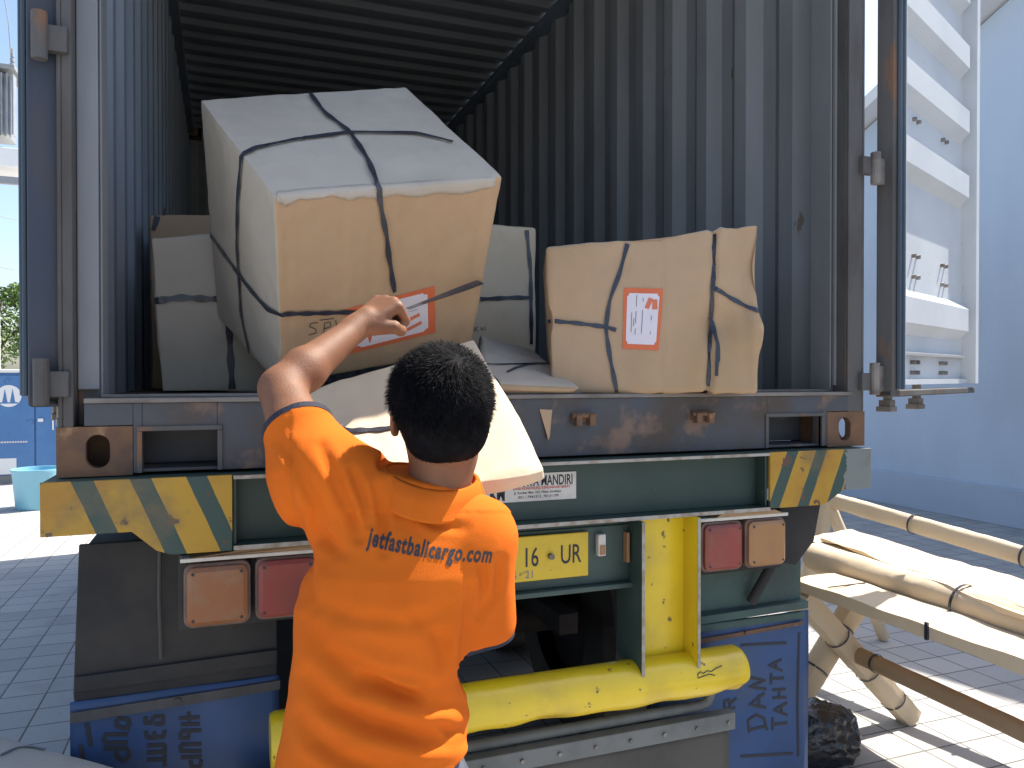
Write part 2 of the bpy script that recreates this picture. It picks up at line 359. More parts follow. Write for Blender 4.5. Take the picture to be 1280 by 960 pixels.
for nm, x, sx in (('left_wall', .012, 1), ('right_wall', CW - .012, -1)):
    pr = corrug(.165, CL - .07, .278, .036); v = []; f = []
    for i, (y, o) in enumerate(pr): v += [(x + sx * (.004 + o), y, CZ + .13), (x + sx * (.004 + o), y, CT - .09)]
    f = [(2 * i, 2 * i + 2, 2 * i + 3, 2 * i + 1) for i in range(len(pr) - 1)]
    link(nm, v, f, cinner_lit if sx > 0 else cinner, ct, solid=.002)
pr = corrug(.0, CL, .209, .022); v = []
for y, o in pr: v += [(.07, y, CT - .035 + o), (CW - .07, y, CT - .035 + o)]
link('roof', v, [(2 * i, 2 * i + 2, 2 * i + 3, 2 * i + 1) for i in range(len(pr) - 1)], croof, ct, solid=.002)
pr = corrug(.07, CW - .07, .25, .04); v = []
for x, o in pr: v += [(x, CL - .06 + o, CZ + .13), (x, CL - .06 + o, CT - .09)]
link('end_wall', v, [(2 * i, 2 * i + 2, 2 * i + 3, 2 * i + 1) for i in range(len(pr) - 1)], croof, ct, solid=.002)
for x0_, x1_ in ((.004, .10), (CW - .10, CW - .004)):
    MB().box(x0_, x1_, .18, CL - .18, CT - .09, CT - .03).build('top_rail', cblue, ct, bevel=.004)
    MB().box(min(x0_, x1_), max(x0_, x1_), .18, CL - .18, CZ + .02, CZ + .14).build('bottom_rail', cblue, ct, bevel=.004)
MB().box(.162, CW - .162, .0, .14, CT - .115, CT).build('header', cblue, ct, bevel=.004)
MB().box(.162, CW - .162, CL - .10, CL, CT - .115, CT).build('header', cblue, ct, bevel=.004)
MB().box(.162, CW - .162, CL - .10, CL, CZ + .01, CZ + .15).build('front_sill', cblue, ct, bevel=.004)
fl = MB()
for i in range(8): fl.box(.05 + i * .2925, .05 + (i + 1) * .2925 - .002, .13, CL - .08, FZ - .03, FZ - .001)
fl.build('floor', plyw, ct)
cm = MB()
for i in range(17): cm.box(.1, CW - .1, .35 + i * .33, .40 + i * .33, CZ + .03, FZ - .031)
cm.build('cross_member', darkund, ct)
# rear sill with two fork-like recesses
a0, a1 = P(178, 548, Y=0), P(272, 590, Y=0); b0, b1 = P(960, 527, Y=0), P(1026, 552, Y=0)
m = MB(); zt, zb = FZ - .012, CZ + .004; zo = CZ + .105
m.box(.163, a0[0], 0, .012, zb, zt); m.box(a0[0], a1[0], 0, .012, zo, zt); m.box(a1[0], b0[0], 0, .012, zb, zt)
m.box(b0[0], b1[0], 0, .012, zo, zt); m.box(b1[0], CW - .163, 0, .012, zb, zt); m.box(.058, .163, 0.001, .012, CZ + .12, zt); m.box(CW - .163, CW - .058, 0.001, .012, CZ + .12, zt)
m.box(.165, CW - .165, .012, .14, zb, zb + .008)
m.box(.165, CW - .165, .13, .138, zb + .01, FZ - .035)
m.build('rear_sill', sillm, ct, bevel=.002)
m = MB(); m.box(.058, CW - .058, -.006, .128, FZ - .012, FZ); m.box(.084, CW - .084, .06, .075, FZ, FZ + .008); m.build('sill_lip', lipm, ct, bevel=.002)
m = MB()
for (xa, xb) in ((a0[0], a1[0]), (b0[0], b1[0])):
    m.box(xa - .012, xa, -.006, .04, zb, zo); m.box(xb, xb + .012, -.006, .04, zb, zo); m.box(xa - .012, xb + .012, -.006, .04, zo, zo + .012)
m.build('recess_frame', cgreyrust, ct, bevel=.002)
for px, py in ((727, 524), (875, 521)):   # door cam keepers welded on the sill
    c = P(px, py, Y=0); m = MB(); m.box(c[0] - .035, c[0] + .035, -.010, -.0005, c[2] - .008, c[2] + .02)
    m.box(c[0] - .032, c[0] - .012, -.034, -.010, c[2] - .018, c[2] + .014); m.box(c[0] + .012, c[0] + .032, -.034, -.010, c[2] - .018, c[2] + .014)
    m.tube([(c[0] - .04, -.02, c[2] + .01), (c[0] + .04, -.02, c[2] + .01)], .007, 8)
    m.build('cam_keeper', crust, ct, bevel=.003)
c = P(682, 520, Y=0)
m = MB(); m.prism([(c[0] - .02, -.003, c[2] + .02), (c[0] + .02, -.003, c[2] + .018), (c[0] + .012, -.004, c[2] - .06), (c[0] + .004, -.012, c[2] - .07)], (0, .002, 0)); m.build('peeling_paint', kraftb, ct)

# ---- right door, swung past square
def door(hx, hy, Dv, Nv, label, mats_in, hinges, inner_sign=1):
    Dv = np.array(Dv, float); Nv = np.array(Nv, float); H = np.array([hx, hy, 0.])
    nk = .72 if mats_in[0] is cblue else 1
    def T(u, n, z): return H + Dv * u + Nv * n * nk + Zv * z
    def bx(m, u0, u1, n0, n1, z0, z1): m.hexa([T(u, n, z) for z in (z0, z1) for n in (n0, n1) for u in (u0, u1)])
    zb, zt = FZ - .008, CT - .13; Wd = 1.13; U0 = .035 if mats_in[0] is cblue else .072
    m = MB()
    # frame: stiles and rails
    bx(m, U0 + .06, U0 + .10, -.04, .045, zb + .03, zt - .03); bx(m, Wd - .045, Wd, -.04, .045, zb + .03, zt - .03)
    bx(m, U0 + .10, Wd - .045, -.04, .010, zb + .03, zb + .05)
    bx(m, U0 + .10, Wd - .045, -.035, -.03, zb + .05, zb + .14)
    # corrugated sheet, ridges standing towards the cargo side
    prof = [(zb + .14, .012), (zb + .15, .018), (zb + .155, -.012)]
    for zc in (1.86, 2.44, 2.72, 3.00, 3.28, 3.56):
        prof += [(zc - .085, -.012), (zc - .045, .030), (zc + .050, .030), (zc + .085, -.012)]
    prof += [(zt - .03, -.012)]
    uu = [U0 + .10, U0 + .118, Wd - .10, Wd - .045]
    v = []; f = []
    for z, n in prof:
        for k, u in enumerate(uu):
            e = 1 if k in (1, 2) else 0
            v.append(T(u, n if (e or n < .005) else (-.012), z))
    for i in range(len(prof) - 1):
        for k in range(3): f.append((i * 4 + k, i * 4 + k + 1, i * 4 + 5 + k, i * 4 + 4 + k))
    m.add(v, f)
    v = [T(u, -.016, z) for z in (zb + .05, zt - .03) for u in (U0 + .10, Wd - .045)]; m.add(v, [(0, 1, 3, 2)])
    d = m.build('door', mats_in[0], ct); recalc(d); tag(d, label)
    m = MB()
    e0 = -.022 if mats_in[0] is cwhite else -.06
    bx(m, U0, U0 + .045, e0, .035, zb - .010, zt); bx(m, U0, Wd + .01, e0, .030, zb - .012, zb + .012); bx(m, U0, Wd + .01, e0, .03, zt - .03, zt)
    m.build('door_rim', cgreyrust if mats_in[0] is cwhite else doorblue, d, bevel=.004)
    m = MB(); bx(m, U0 + .046, U0 + .058, -.03, .058, zb + .014, zt - .02)
    bx(m, U0 + .03, U0 + .044, .036, .050, zb + .014, zt - .02)
    m.build('gasket', gask, d, bevel=.003)
    for z in hinges:
        m = MB(); m.tube([T(.0, 0, z - .055), T(0, 0, z + .055)], .017, 14)
        bx(m, 0, U0 + .006, -.010, .006, z - .045, z + .045); m.build('hinge', lipm if mats_in[0] is cwhite else cgreyrust, d, bevel=.003)
    m = MB()
    for u in (.42, .78):
        for du in (0, .05):
            for z in (zb + .075, zb + .115, 2.0, 2.08, 2.60): m.tube([T(u + du, -.02, z), T(u + du, .002, z)], .008, 8)
    m.build('bolt', cblack, d)
    m = MB()
    for u in (.38, .72):
        m.tube([T(u, -.085, zb - .055), T(u, -.085, zt + .05)], .017, 12)
        bx(m, u - .025, u + .025, -.11, -.065, zb - .06, zb - .03)
        bx(m, u - .04, u + .03, -.115, -.06, zb - .075, zb - .055)
    m.build('lock_rod', lipm, d, bevel=.002)
    return d
al = R_(205)
door(CW + .022, -.022, (-math.cos(al), -math.sin(al), 0), (-math.sin(al), math.cos(al), 0), 'white painted right-hand door with ridged panels, swung wide open', [cwhite], (1.59 + .02, 2.33, 3.1))
al = R_(12.4)
door(-.025, -.022, (-math.sin(al), math.cos(al), 0), (-math.cos(al), -math.sin(al), 0), 'dark blue door folded back along the container side', [cblue], (1.605, 2.40, 3.1))
# fixed hinge lugs on the posts
for x in (.0, CW):
    for z in (1.60, 2.34 if x else 2.40, 3.1):
        sx = -1 if x == 0 else 1
        MB().hexa([(x + sx * a, b, z + c) for c in (-.03, .03) for b in (-.020, .006) for a in ((-.03, .020) if sx > 0 else (.020, -.03))][::1]).build('hinge_lug', cgreyrust, ct, bevel=.003)

# ------------------------------------------------------------------ semi trailer
tr = empty('semi_trailer', (1.2, 1, 0), 'green flatbed trailer with yellow bumper and striped rear beam, carrying the container', 'trailer')
YP = -.06
TOPZ = 1.377
def pz(px, py, Y=YP): q = P(px, py, Y=Y); return (q[0], Y, q[2])
m = MB(); m.prism([(-.022, YP, TOPZ), (-.022, YP, 1.253), (.165, YP, 1.253), (.217, YP, 1.205), (.25, YP, 1.192), (.387, YP, 1.192), (.387, YP, TOPZ)], (0, .01, 0))
m.build('striped_plate', stripeL, tr, bevel=.0015)['label'] = 'left end plate in orange-yellow and green hazard stripes'
m = MB(); m.prism([(1.993, YP, TOPZ), (1.993, YP, 1.198), (2.205, YP, 1.198), (2.225, YP, 1.205), (2.29, YP, 1.243), (2.407, YP, 1.243), (2.407, YP, TOPZ)], (0, .01, 0))
m.build('striped_plate', stripeR, tr, bevel=.0015)['label'] = 'right end plate with chipped stripes and a bare grey corner'
m = MB(); m.box(-.02, 2.405, -.048, .30, TOPZ - .010, TOPZ - .0005); m.box(.389, 1.991, YP - .002, -.048, TOPZ - .010, TOPZ - .001)
m.box(.389, 1.991, 0.0, .012, 1.203, TOPZ - .010); m.box(.0, 2.38, .29, .302, 1.2, TOPZ - .010)
m.box(.389, .397, -.048, 0, 1.203, TOPZ - .010); m.box(1.983, 1.991, -.048, 0, 1.203, TOPZ - .010)
m.box(.389, 1.991, YP - .002, .30, 1.193, 1.203); m.build('rear_beam', tgreen, tr, bevel=.002)
m = MB(); m.box(.39, 1.99, YP - .0045, YP - .0022, TOPZ - .0105, TOPZ - .0015); m.box(.39, 1.99, YP - .0045, YP - .0022, 1.1925, 1.2035); m.build('beam_edge', edgem, tr)
m = MB(); m.box(.0, .012, -.048, .3, 1.26, TOPZ - .012); m.box(2.385, 2.397, -.048, .3, 1.25, TOPZ - .012); m.build('beam_end_plate', tgreend, tr)
# lower cross panel with the number plate
m = MB(); m.box(.62, 1.53, .0, .012, 1.0, 1.191); m.box(.62, 1.53, -.03, .0, .985, 1.0); m.box(.62, 1.53, -.008, 0, 1.165, 1.172); m.build('plate_panel', tgreen, tr, bevel=.003)
pl = MB().box(.955, 1.375, -.016, -.008, 1.030, 1.160).build('number_plate', platey, tr, bevel=.003); pl['label'] = 'yellow number plate with 16 UR and a bolt'
yy = -.0168
text_obj('plate_number', '16', (P(653, 700, Y=yy)[0], yy, 1.073), (1, 0, 0), (0, 0, 1), ink, pl, size=.078, bold=.008, sx=.66)
text_obj('plate_number', 'UR', (1.283, yy, 1.073), (1, 0, 0), (0, 0, 1), ink, pl, size=.078, bold=.008, sx=.66)
text_obj('plate_date', '5 · 21', (P(645, 722, Y=yy)[0] - .012, yy, 1.040), (1, 0, 0), (0, 0, 1), inkf, pl, size=.030, bold=.01)
m = MB(); m.tube([(1.252, -.030, 1.098), (1.252, -.012, 1.098)], .009, 8); m.build('plate_bolt', cblack, pl)
m = MB(); m.box(1.405, 1.43, -.022, 0, 1.085, 1.15); mk_ = m.build('marker_lamp', platew, tr, bevel=.003)
MB().box(1.409, 1.426, -.025, -.022, 1.09, 1.118).build('marker_lens', amberp, mk_)
MB().box(1.498, 1.507, -.026, -.001, 1.06, 1.15).build('reflector', amberp, tr, bevel=.001)
MB().box(.97, 1.08, -.02, .0, 1.162, 1.188).build('rust_patch_plate', crust, tr, bevel=.002)
# maker's sign
q0, q1 = P(600, 628, Y=-.001), P(720, 622, Y=-.001)
sx0, sx1 = q0[0] - .02, P(720, 600, Y=-.001)[0]; sz0, sz1 = P(720, 623, Y=-.001)[2], P(720, 589, Y=-.001)[2]
sg = MB().box(sx0, sx1, -.003, -.0005, sz0, sz1).build('company_sign', platew, tr, bevel=.001); sg['label'] = 'worn white company sign'
tx = P(641, 600, Y=-.003)[0]; sw = sx1 - tx - .004
text_obj('sign_lettering', 'KARYA MANDIRI', (tx, -.0036, sz1 - .036), (1, 0, 0), (0, 0, 1), ink, sg, size=.042, sx=.51 * sw / .168, bold=.02)
text_obj('sign_red_line', 'DIVISI KONSTRUKSI KENDARAAN BERAT', (tx, -.0036, sz1 - .046), (1, 0, 0), (0, 0, 1), inkr, sg, size=.0105, sx=.80 * sw / .168, bold=.03)
text_obj('sign_address', 'Jl. Sumber Mas 14D, Pakal, Surabaya', (tx + .004, -.0036, sz1 - .058), (1, 0, 0), (0, 0, 1), ink, sg, size=.0105, sx=.82 * sw / .168, bold=.01)
text_obj('sign_phone', '031 - 7441913, 78131199', (tx + .016, -.0036, sz1 - .071), (1, 0, 0), (0, 0, 1), ink, sg, size=.0105, sx=1.0 * sw / .168, bold=.01)
text_obj('sign_emblem', 'KM', (P(612, 600, Y=-.003)[0], -.0036, sz0 + .008), (1, 0, 0), (0, 0, 1), ink, sg, size=.052, sx=.62, bold=.05)
# I-section uprights
def upright(x0, x1):
    m = MB(); m.box(x0 + .008, x1 - .008, -.006, .004, .735, 1.192); wb = m.build('upright_web', tyellow, tr); wb['label'] = 'bright yellow web of the bumper upright'
    m = MB(); m.prism([(x0, -.085, 1.192), (x0, .07, 1.192), (x0, .07, .76), (x0, -.085, .70)], (.008, 0, 0)); m.build('upright_flange', tgreen, tr, bevel=.0015)
    m = MB(); m.prism([(x1 - .008, -.085, 1.192), (x1 - .008, .07, 1.192), (x1 - .008, .07, .76), (x1 - .008, -.085, .70)], (.008, 0, 0)); m.build('upright_flange', tyellow, tr, bevel=.0015)
    m = MB(); m.box(x0 - .001, x0 + .009, -.0872, -.0852, .705, 1.19); m.box(x1 - .009, x1 + .001, -.0872, -.0852, .705, 1.19); m.build('flange_edge', edgem, tr)
upright(1.515, 1.715); upright(.67, .87)
# bumper tube with dents
def tube_shell(xa, xb, yc, zc, r, nx=120, n=40):
    v = []; f = []
    for i in range(nx + 1):
        x = xa + (xb - xa) * i / nx; sag = .0
        for j in range(n):
            a = 2 * math.pi * j / n; p = Vector((x * 5, math.cos(a) * 1.2, math.sin(a) * 1.2))
            d = .0008 * noise.noise(p * 3) + sum(-dd * math.exp(-((x - xx) / ww) ** 2 - ((a - aa) / wa) ** 2) for xx, aa, dd, ww, wa in ((1.02, 4.3, .012, .07, .45), (1.22, 4.0, .010, .05, .4), (1.38, 4.6, .012, .06, .5), (.75, 4.4, .010, .08, .5), (1.60, 4.2, .006, .05, .4), (1.82, 4.5, .010, .03, .5), (1.30, 3.3, .005, .06, .3)))
            d += -.010 * math.exp(-((x - 1.20) / .09) ** 2 - ((math.sin(a) + .95) / .35) ** 2) - .012 * math.exp(-((x - xb + .02) / .04) ** 2 - ((a - 4.0) / .4) ** 2)
            rr = r + d - (.006 if i in (0, nx) else 0)
            v.append((x, yc + rr * math.cos(a), zc + sag + rr * math.sin(a)))
    for i in range(nx):
        for j in range(n): f.append((i * n + j, i * n + (j + 1) % n, (i + 1) * n + (j + 1) % n, (i + 1) * n + j))
    f += [tuple(range(n)), tuple(range(nx * n, nx * n + n))[::-1]]
    return v, f
v, f = tube_shell(.475, 1.893, -.03, .697, .069)
bt = link('bumper_tube', v, f, tyellow, tr, smooth=True, auto=50); recalc(bt); bt['label'] = 'dented glossy yellow bumper tube'
m = MB()
for q in ([(1.70, .722), (1.712, .728), (1.72, .722), (1.735, .728), (1.75, .724), (1.765, .73), (1.79, .735)], [(1.70, .722), (1.70, .712), (1.74, .718), (1.76, .712)]):
    m.tube([(a, -.0995 + (b - .697) ** 2 * 6, b) for a, b in q], .0015, 5)
m.build('scribble', ink, bt)
# grey bar, pipe and rubber sheet
m = MB(); m.box(.40, 1.875, -.045, -.005, .506, .560); gb = m.build('skirt_bar', greybar, tr, bevel=.003)
for i in range(13):
    x = .46 + i * .1155; MB().tube([(x, -.052, .533), (x, -.045, .533)], .006, 10).build('rivet', cblack, gb)
v = []; f = []
for i in range(41):
    for j in range(13): x = .41 + 1.455 * i / 40; z = .506 - .30 * j / 12; v.append((x, -.022 + .014 * noise.noise(Vector((x * 4, z * 3, 3))) * (j / 6), z))
f = [(i * 13 + j, (i + 1) * 13 + j, (i + 1) * 13 + j + 1, i * 13 + j + 1) for i in range(40) for j in range(12)]
link('rubber_skirt', v, f, rubsheet, tr, smooth=True, solid=.006)
MB().tube([(.40, .0, .578), (1.77, .0, .578), (1.80, .0, .585), (1.812, .0, .61), (1.812, .0, .72)], .016, 14).build('air_pipe', greybar, tr, smooth=True)
# lamps
def lamp(x0, x1, z0, z1, m_lens, label, yb=-.036):
    def rr(x0, x1, z0, z1, r, y):
        o = []
        for cx, cz, a0 in ((x1 - r, z1 - r, 0), (x0 + r, z1 - r, 90), (x0 + r, z0 + r, 180), (x1 - r, z0 + r, 270)):
            for k in range(6): a = R_(a0 + k * 18); o.append((cx + r * math.cos(a), y, cz + r * math.sin(a)))
        return o
    m = MB(); a = rr(x0, x1, z0, z1, .022, yb); m.prism(a, (0, .036, 0)); h = m.build('tail_lamp', lensrim, tr, bevel=.004); h['label'] = label
    m = MB(); a = rr(x0 + .008, x1 - .008, z0 + .008, z1 - .008, .017, yb - .010); b = rr(x0 + .018, x1 - .018, z0 + .018, z1 - .018, .012, yb - .017)
    n = len(a); c = rr(x0 + .008, x1 - .008, z0 + .008, z1 - .008, .017, yb - .0005)
    v = c + a + b; f = [(i, (i + 1) % n, n + (i + 1) % n, n + i) for i in range(n)] + [(n + i, n + (i + 1) % n, 2 * n + (i + 1) % n, 2 * n + i) for i in range(n)] + [tuple(range(2 * n, 3 * n))]
    m.add(v, f); L = m.build('lens', m_lens, h); recalc(L)
    m = MB()
    for cx in (x0 + .022, x1 - .022):
        for cz in (z0 + .022, z1 - .022): m.tube([(cx, yb - .0175, cz), (cx, yb - .010, cz)], .004, 8)
    m.build('screw', ink, h)
lamp(.275, .430, 1.003, 1.160, amber, 'dusty amber lens of the left lamp pair')
lamp(.440, .595, 1.006, 1.163, redl, 'red lens of the left lamp pair')
lamp(1.752, 1.905, 1.008, 1.164, redl, 'red lens of the right lamp pair')
lamp(1.916, 2.072, 1.008, 1.164, amberp, 'pale amber lens of the right lamp pair')
m = MB(); m.box(.262, .612, .0, .010, .99, 1.178); m.box(1.735, 2.085, .0, .010, .99, 1.178)
m.build('lamp_bracket', blackd, tr, bevel=.002)
m = MB(); m.box(.268, .606, -.042, -.0, 1.166, 1.176); m.box(1.74, 2.08, -.042, -.0, 1.167, 1.178); m.build('lamp_hood', platew, tr, bevel=.002)
v = []
m = MB(); m.prism([(.29, -.05, 1.178), (.37, -.055, 1.181), (.62, -.052, 1.178), (.62, -.05, 1.190), (.42, -.05, 1.190)], (0, .04, 0)); m.build('packing_wood', wood, tr)
m = MB(); m.prism([(1.80, -.05, 1.180), (2.05, -.052, 1.180), (2.02, -.05, 1.192), (1.82, -.05, 1.192)], (0, .04, 0)); m.build('packing_wood', wood, tr)
# mudguards and flaps
YF = .10
m = MB(); m.prism([(.030, YF, 1.200), (.016, YF, .83), (.020, YF - .0, .785), (.50, YF - .0, .80), (.50, YF, .84), (.50, YF, 1.20)], (0, .012, 0)); m.box(.03, .63, .115, .60, 1.16, 1.175)
m.prism([(.02, YF - .012, .875), (.50, YF - .012, .885), (.50, YF - .012, .845), (.02, YF - .012, .835)], (0, .012, 0))
m.build('mudguard', blackd, tr, bevel=.003)['label'] = 'black dirty left mudguard'
MB().tube([(.215, YF - .022, 1.20), (.213, YF - .024, 1.05), (.216, YF - .02, .90)], .005, 8).build('rod', cgreyrust, tr)
q = [P(878, 716, Y=YF), P(1001, 713, Y=YF)]
m = MB(); m.box(1.72, 2.255, YF, YF + .012, .84, 1.05); m.prism([(1.72, YF - .03, .805), (2.262, YF - .03, .815), (2.262, YF - .03, .842), (1.72, YF - .03, .832)], (0, .10, 0)); m.box(1.72, 2.262, YF - .012, YF, .775, .80)
m.build('mudguard', tgreend, tr, bevel=.003)['label'] = 'green right mudguard'
m = MB(); m.prism([(2.10, .02, 1.192), (2.27, .02, 1.192), (2.24, .02, 1.06), (2.165, .02, .985), (2.10, .02, 1.0)], (0, .10, 0)); m.build('side_bracket', blackd, tr, bevel=.003)
MB().tube([(2.09, .04, 1.0), (2.02, .07, .86)], .017, 12).build('stay_tube', blackd, tr, smooth=False)
def flap(xa, xb, z1, z0, Y, label, bulge):
    v = []; nx, nz = 24, 24
    for i in range(nx + 1):
        for j in range(nz + 1):
            x = xa + (xb - xa) * i / nx; z = z1 + (z0 - z1) * j / nz
            v.append((x, Y + bulge * math.sin(math.pi * i / nx) * (j / nz) + .006 * noise.noise(Vector((x * 6, z * 6, 1))), z))
    f = [(i * (nz + 1) + j, (i + 1) * (nz + 1) + j, (i + 1) * (nz + 1) + j + 1, i * (nz + 1) + j + 1) for i in range(nx) for j in range(nz)]
    o = link('mudflap', v, f, flapblue, tr, smooth=True, solid=.006); o['label'] = label; return o
fl1 = flap(.01, .505, .812, .28, YF - .002, 'left blue mudflap with hand-painted black lettering', -.01)
fl2 = flap(1.66, 2.285, .80, .22, YF - .002, 'right blue mudflap reading DAN TAHTA in black', -.012)
m = MB(); m.prism([(.012, YF - .018, .790), (.507, YF - .018, .803), (.507, YF - .018, .779), (.012, YF - .018, .764)], (0, .008, 0)); m.tube([(.255, YF - .024, .786), (.255, YF - .016, .786)], .008, 8); m.build('flap_strip', cgreyrust, tr)
m = MB(); m.prism([(1.72, YF - .016, .750), (2.25, YF - .016, .768), (2.25, YF - .016, .755), (1.72, YF - .016, .737)], (0, .008, 0))
m.tube([(2.01, YF - .024, .757), (2.01, YF - .016, .757)], .007, 8); m.build('flap_strip', crust, tr)
def paint(t, pts_uv, parent, name, m, r=.006):
    mb = MB()
    for st in pts_uv:
        pp = []
        for k in range(len(st) - 1):
            for s in range(4): pp.append((st[k][0] + (st[k + 1][0] - st[k][0]) * s / 4, st[k][1] + (st[k + 1][1] - st[k][1]) * s / 4))
        pp.append(st[-1]); W_ = []; NN = []
        for px, py in pp:
            h = hit(t, px, py)
            if h: W_.append(h[0] + h[1] * .0042); NN.append(h[1])
        if len(W_) > 1: mb.ribbon(W_, NN, r * 2, th=.0008)
    return mb.build(name, m, parent)
t1, t2 = bvh(fl1), bvh(fl2)
# hand-painted letters, measured on the photograph (sideways, as painted)
L2 = [[(925, 806), (982, 803)],
      # DAN (reads upwards)
      [(934, 912), (957, 907)], [(936, 915), (934, 900), (944, 893), (954, 897), (958, 912)],
      [(957, 884), (936, 880), (955, 866)], [(948, 882), (948, 868)],
      [(957, 861), (936, 858), (956, 850), (935, 846)],
      # TAHTA
      [(965, 912), (965, 896)], [(965, 905), (983, 903)],
      [(983, 893), (966, 887), (983, 878)], [(976, 891), (976, 881)],
      [(965, 872), (982, 871)], [(965, 862), (981, 861)], [(973, 872), (973, 862)],
      [(963, 855), (963, 841)], [(963, 848), (979, 847)],
      [(977, 838), (960, 831), (976, 824)], [(970, 836), (969, 827)],
      [(905, 886), (918, 884)], [(905, 886), (905, 876), (911, 874), (912, 884)], [(911, 880), (920, 872)],
      [(998, 790), (996, 880), (997, 945)], [(925, 945), (990, 941)]]
paint(t2, L2, fl2, 'painted_lettering', ink, .0045)
L1 = [[(109, 903), (114, 932)], [(101, 930), (105, 950)],
      [(146, 897), (160, 898), (162, 905), (155, 910), (146, 906), (146, 898)], [(160, 911), (162, 911)],
      [(160, 917), (132, 917), (130, 924), (134, 928), (160, 927)],
      [(130, 935), (160, 934)], [(146, 935), (146, 945), (154, 950), (162, 945), (160, 936)],
      [(182, 895), (182, 903), (190, 903), (192, 895)], [(192, 895), (204, 894), (204, 904), (194, 904)],
      [(182, 913), (184, 921), (193, 922), (193, 914)], [(193, 921), (205, 920), (206, 912)],
      [(184, 931), (206, 930)], [(184, 940), (205, 939)], [(184, 949), (205, 948)], [(206, 930), (206, 957)],
      [(236, 889), (237, 901)], [(224, 897), (250, 896)], [(226, 905), (250, 904)],
      [(226, 914), (226, 922), (236, 922), (236, 914)], [(226, 913), (252, 912)],
      [(226, 930), (252, 929)], [(226, 930), (226, 938), (252, 938)], [(226, 946), (252, 945)], [(238, 950), (240, 958), (250, 958), (252, 949)]]
paint(t1, L1, fl1, 'painted_lettering', ink, .005)
# running gear
m = MB()
for x in (.72, 1.62): m.box(x, x + .11, .31, 6.2, 1.33, 1.345); m.box(x, x + .11, .31, 6.2, .93, .945); m.box(x + .045, x + .06, .31, 6.2, .946, 1.329)
for y in (.9, 1.9, 2.9, 4.0, 5.2): m.box(.05, 2.38, y, y + .08, 1.20, 1.345)
m.build('chassis_rail', darkund, tr)
for yw in (1.2, 2.32):
    m = MB(); m.tube([(.25, yw, .52), (2.19, yw, .52)], .07, 16); m.box(.78, .86, yw - .5, yw + .5, .60, .68); m.box(1.60, 1.68, yw - .5, yw + .5, .60, .68)
    m.box(.77, .87, yw - .06, yw + .06, .67, .94); m.box(1.59, 1.69, yw - .06, yw + .06, .67, .94); m.tube([(1.2, yw, .52), (1.25, yw - .25, .80), (1.3, yw - .3, .98)], .05, 10)
    m.tube([(1.0, yw + .2, .78), (1.5, yw + .2, .78)], .10, 16); m.build('axle', darkund, tr)
    for xa in (.06, .37, 1.81, 2.12):
        m = MB(); prof = [(0, .30), (.0, .47), (.03, .52), (.23, .52), (.26, .47), (.26, .30)]; n = 36; v = []
        for dx, r in prof:
            for j in range(n): a = 2 * math.pi * j / n; v.append((xa + dx, yw + r * math.cos(a), .52 + r * math.sin(a)))
        f = [(i * n + j, i * n + (j + 1) % n, (i + 1) * n + (j + 1) % n, (i + 1) * n + j) for i in range(len(prof) - 1) for j in range(n)]
        m.add(v, f); w_ = m.build('wheel', rubber, tr); MB().tube([(xa + .08, yw, .52), (xa + .16, yw, .52)], .30, 28).build('rim', darkund, w_)
for x in (.8, 1.6): MB().box(x, x + .09, 5.4, 5.5, .06, .95).box(x - .08, x + .17, 5.35, 5.55, 0, .06).build('landing_leg', darkund, tr)
m = MB(); m.tube([(1.35, .28, 1.0), (1.30, .3, .90), (1.36, .5, .86)], .012, 8); m.tube([(1.15, .20, 1.15), (1.10, .3, .95), (1.14, .45, .82)], .016, 8); m.box(1.02, 1.10, .35, .42, .88, .95); m.build('brake_hose', darkund, tr)

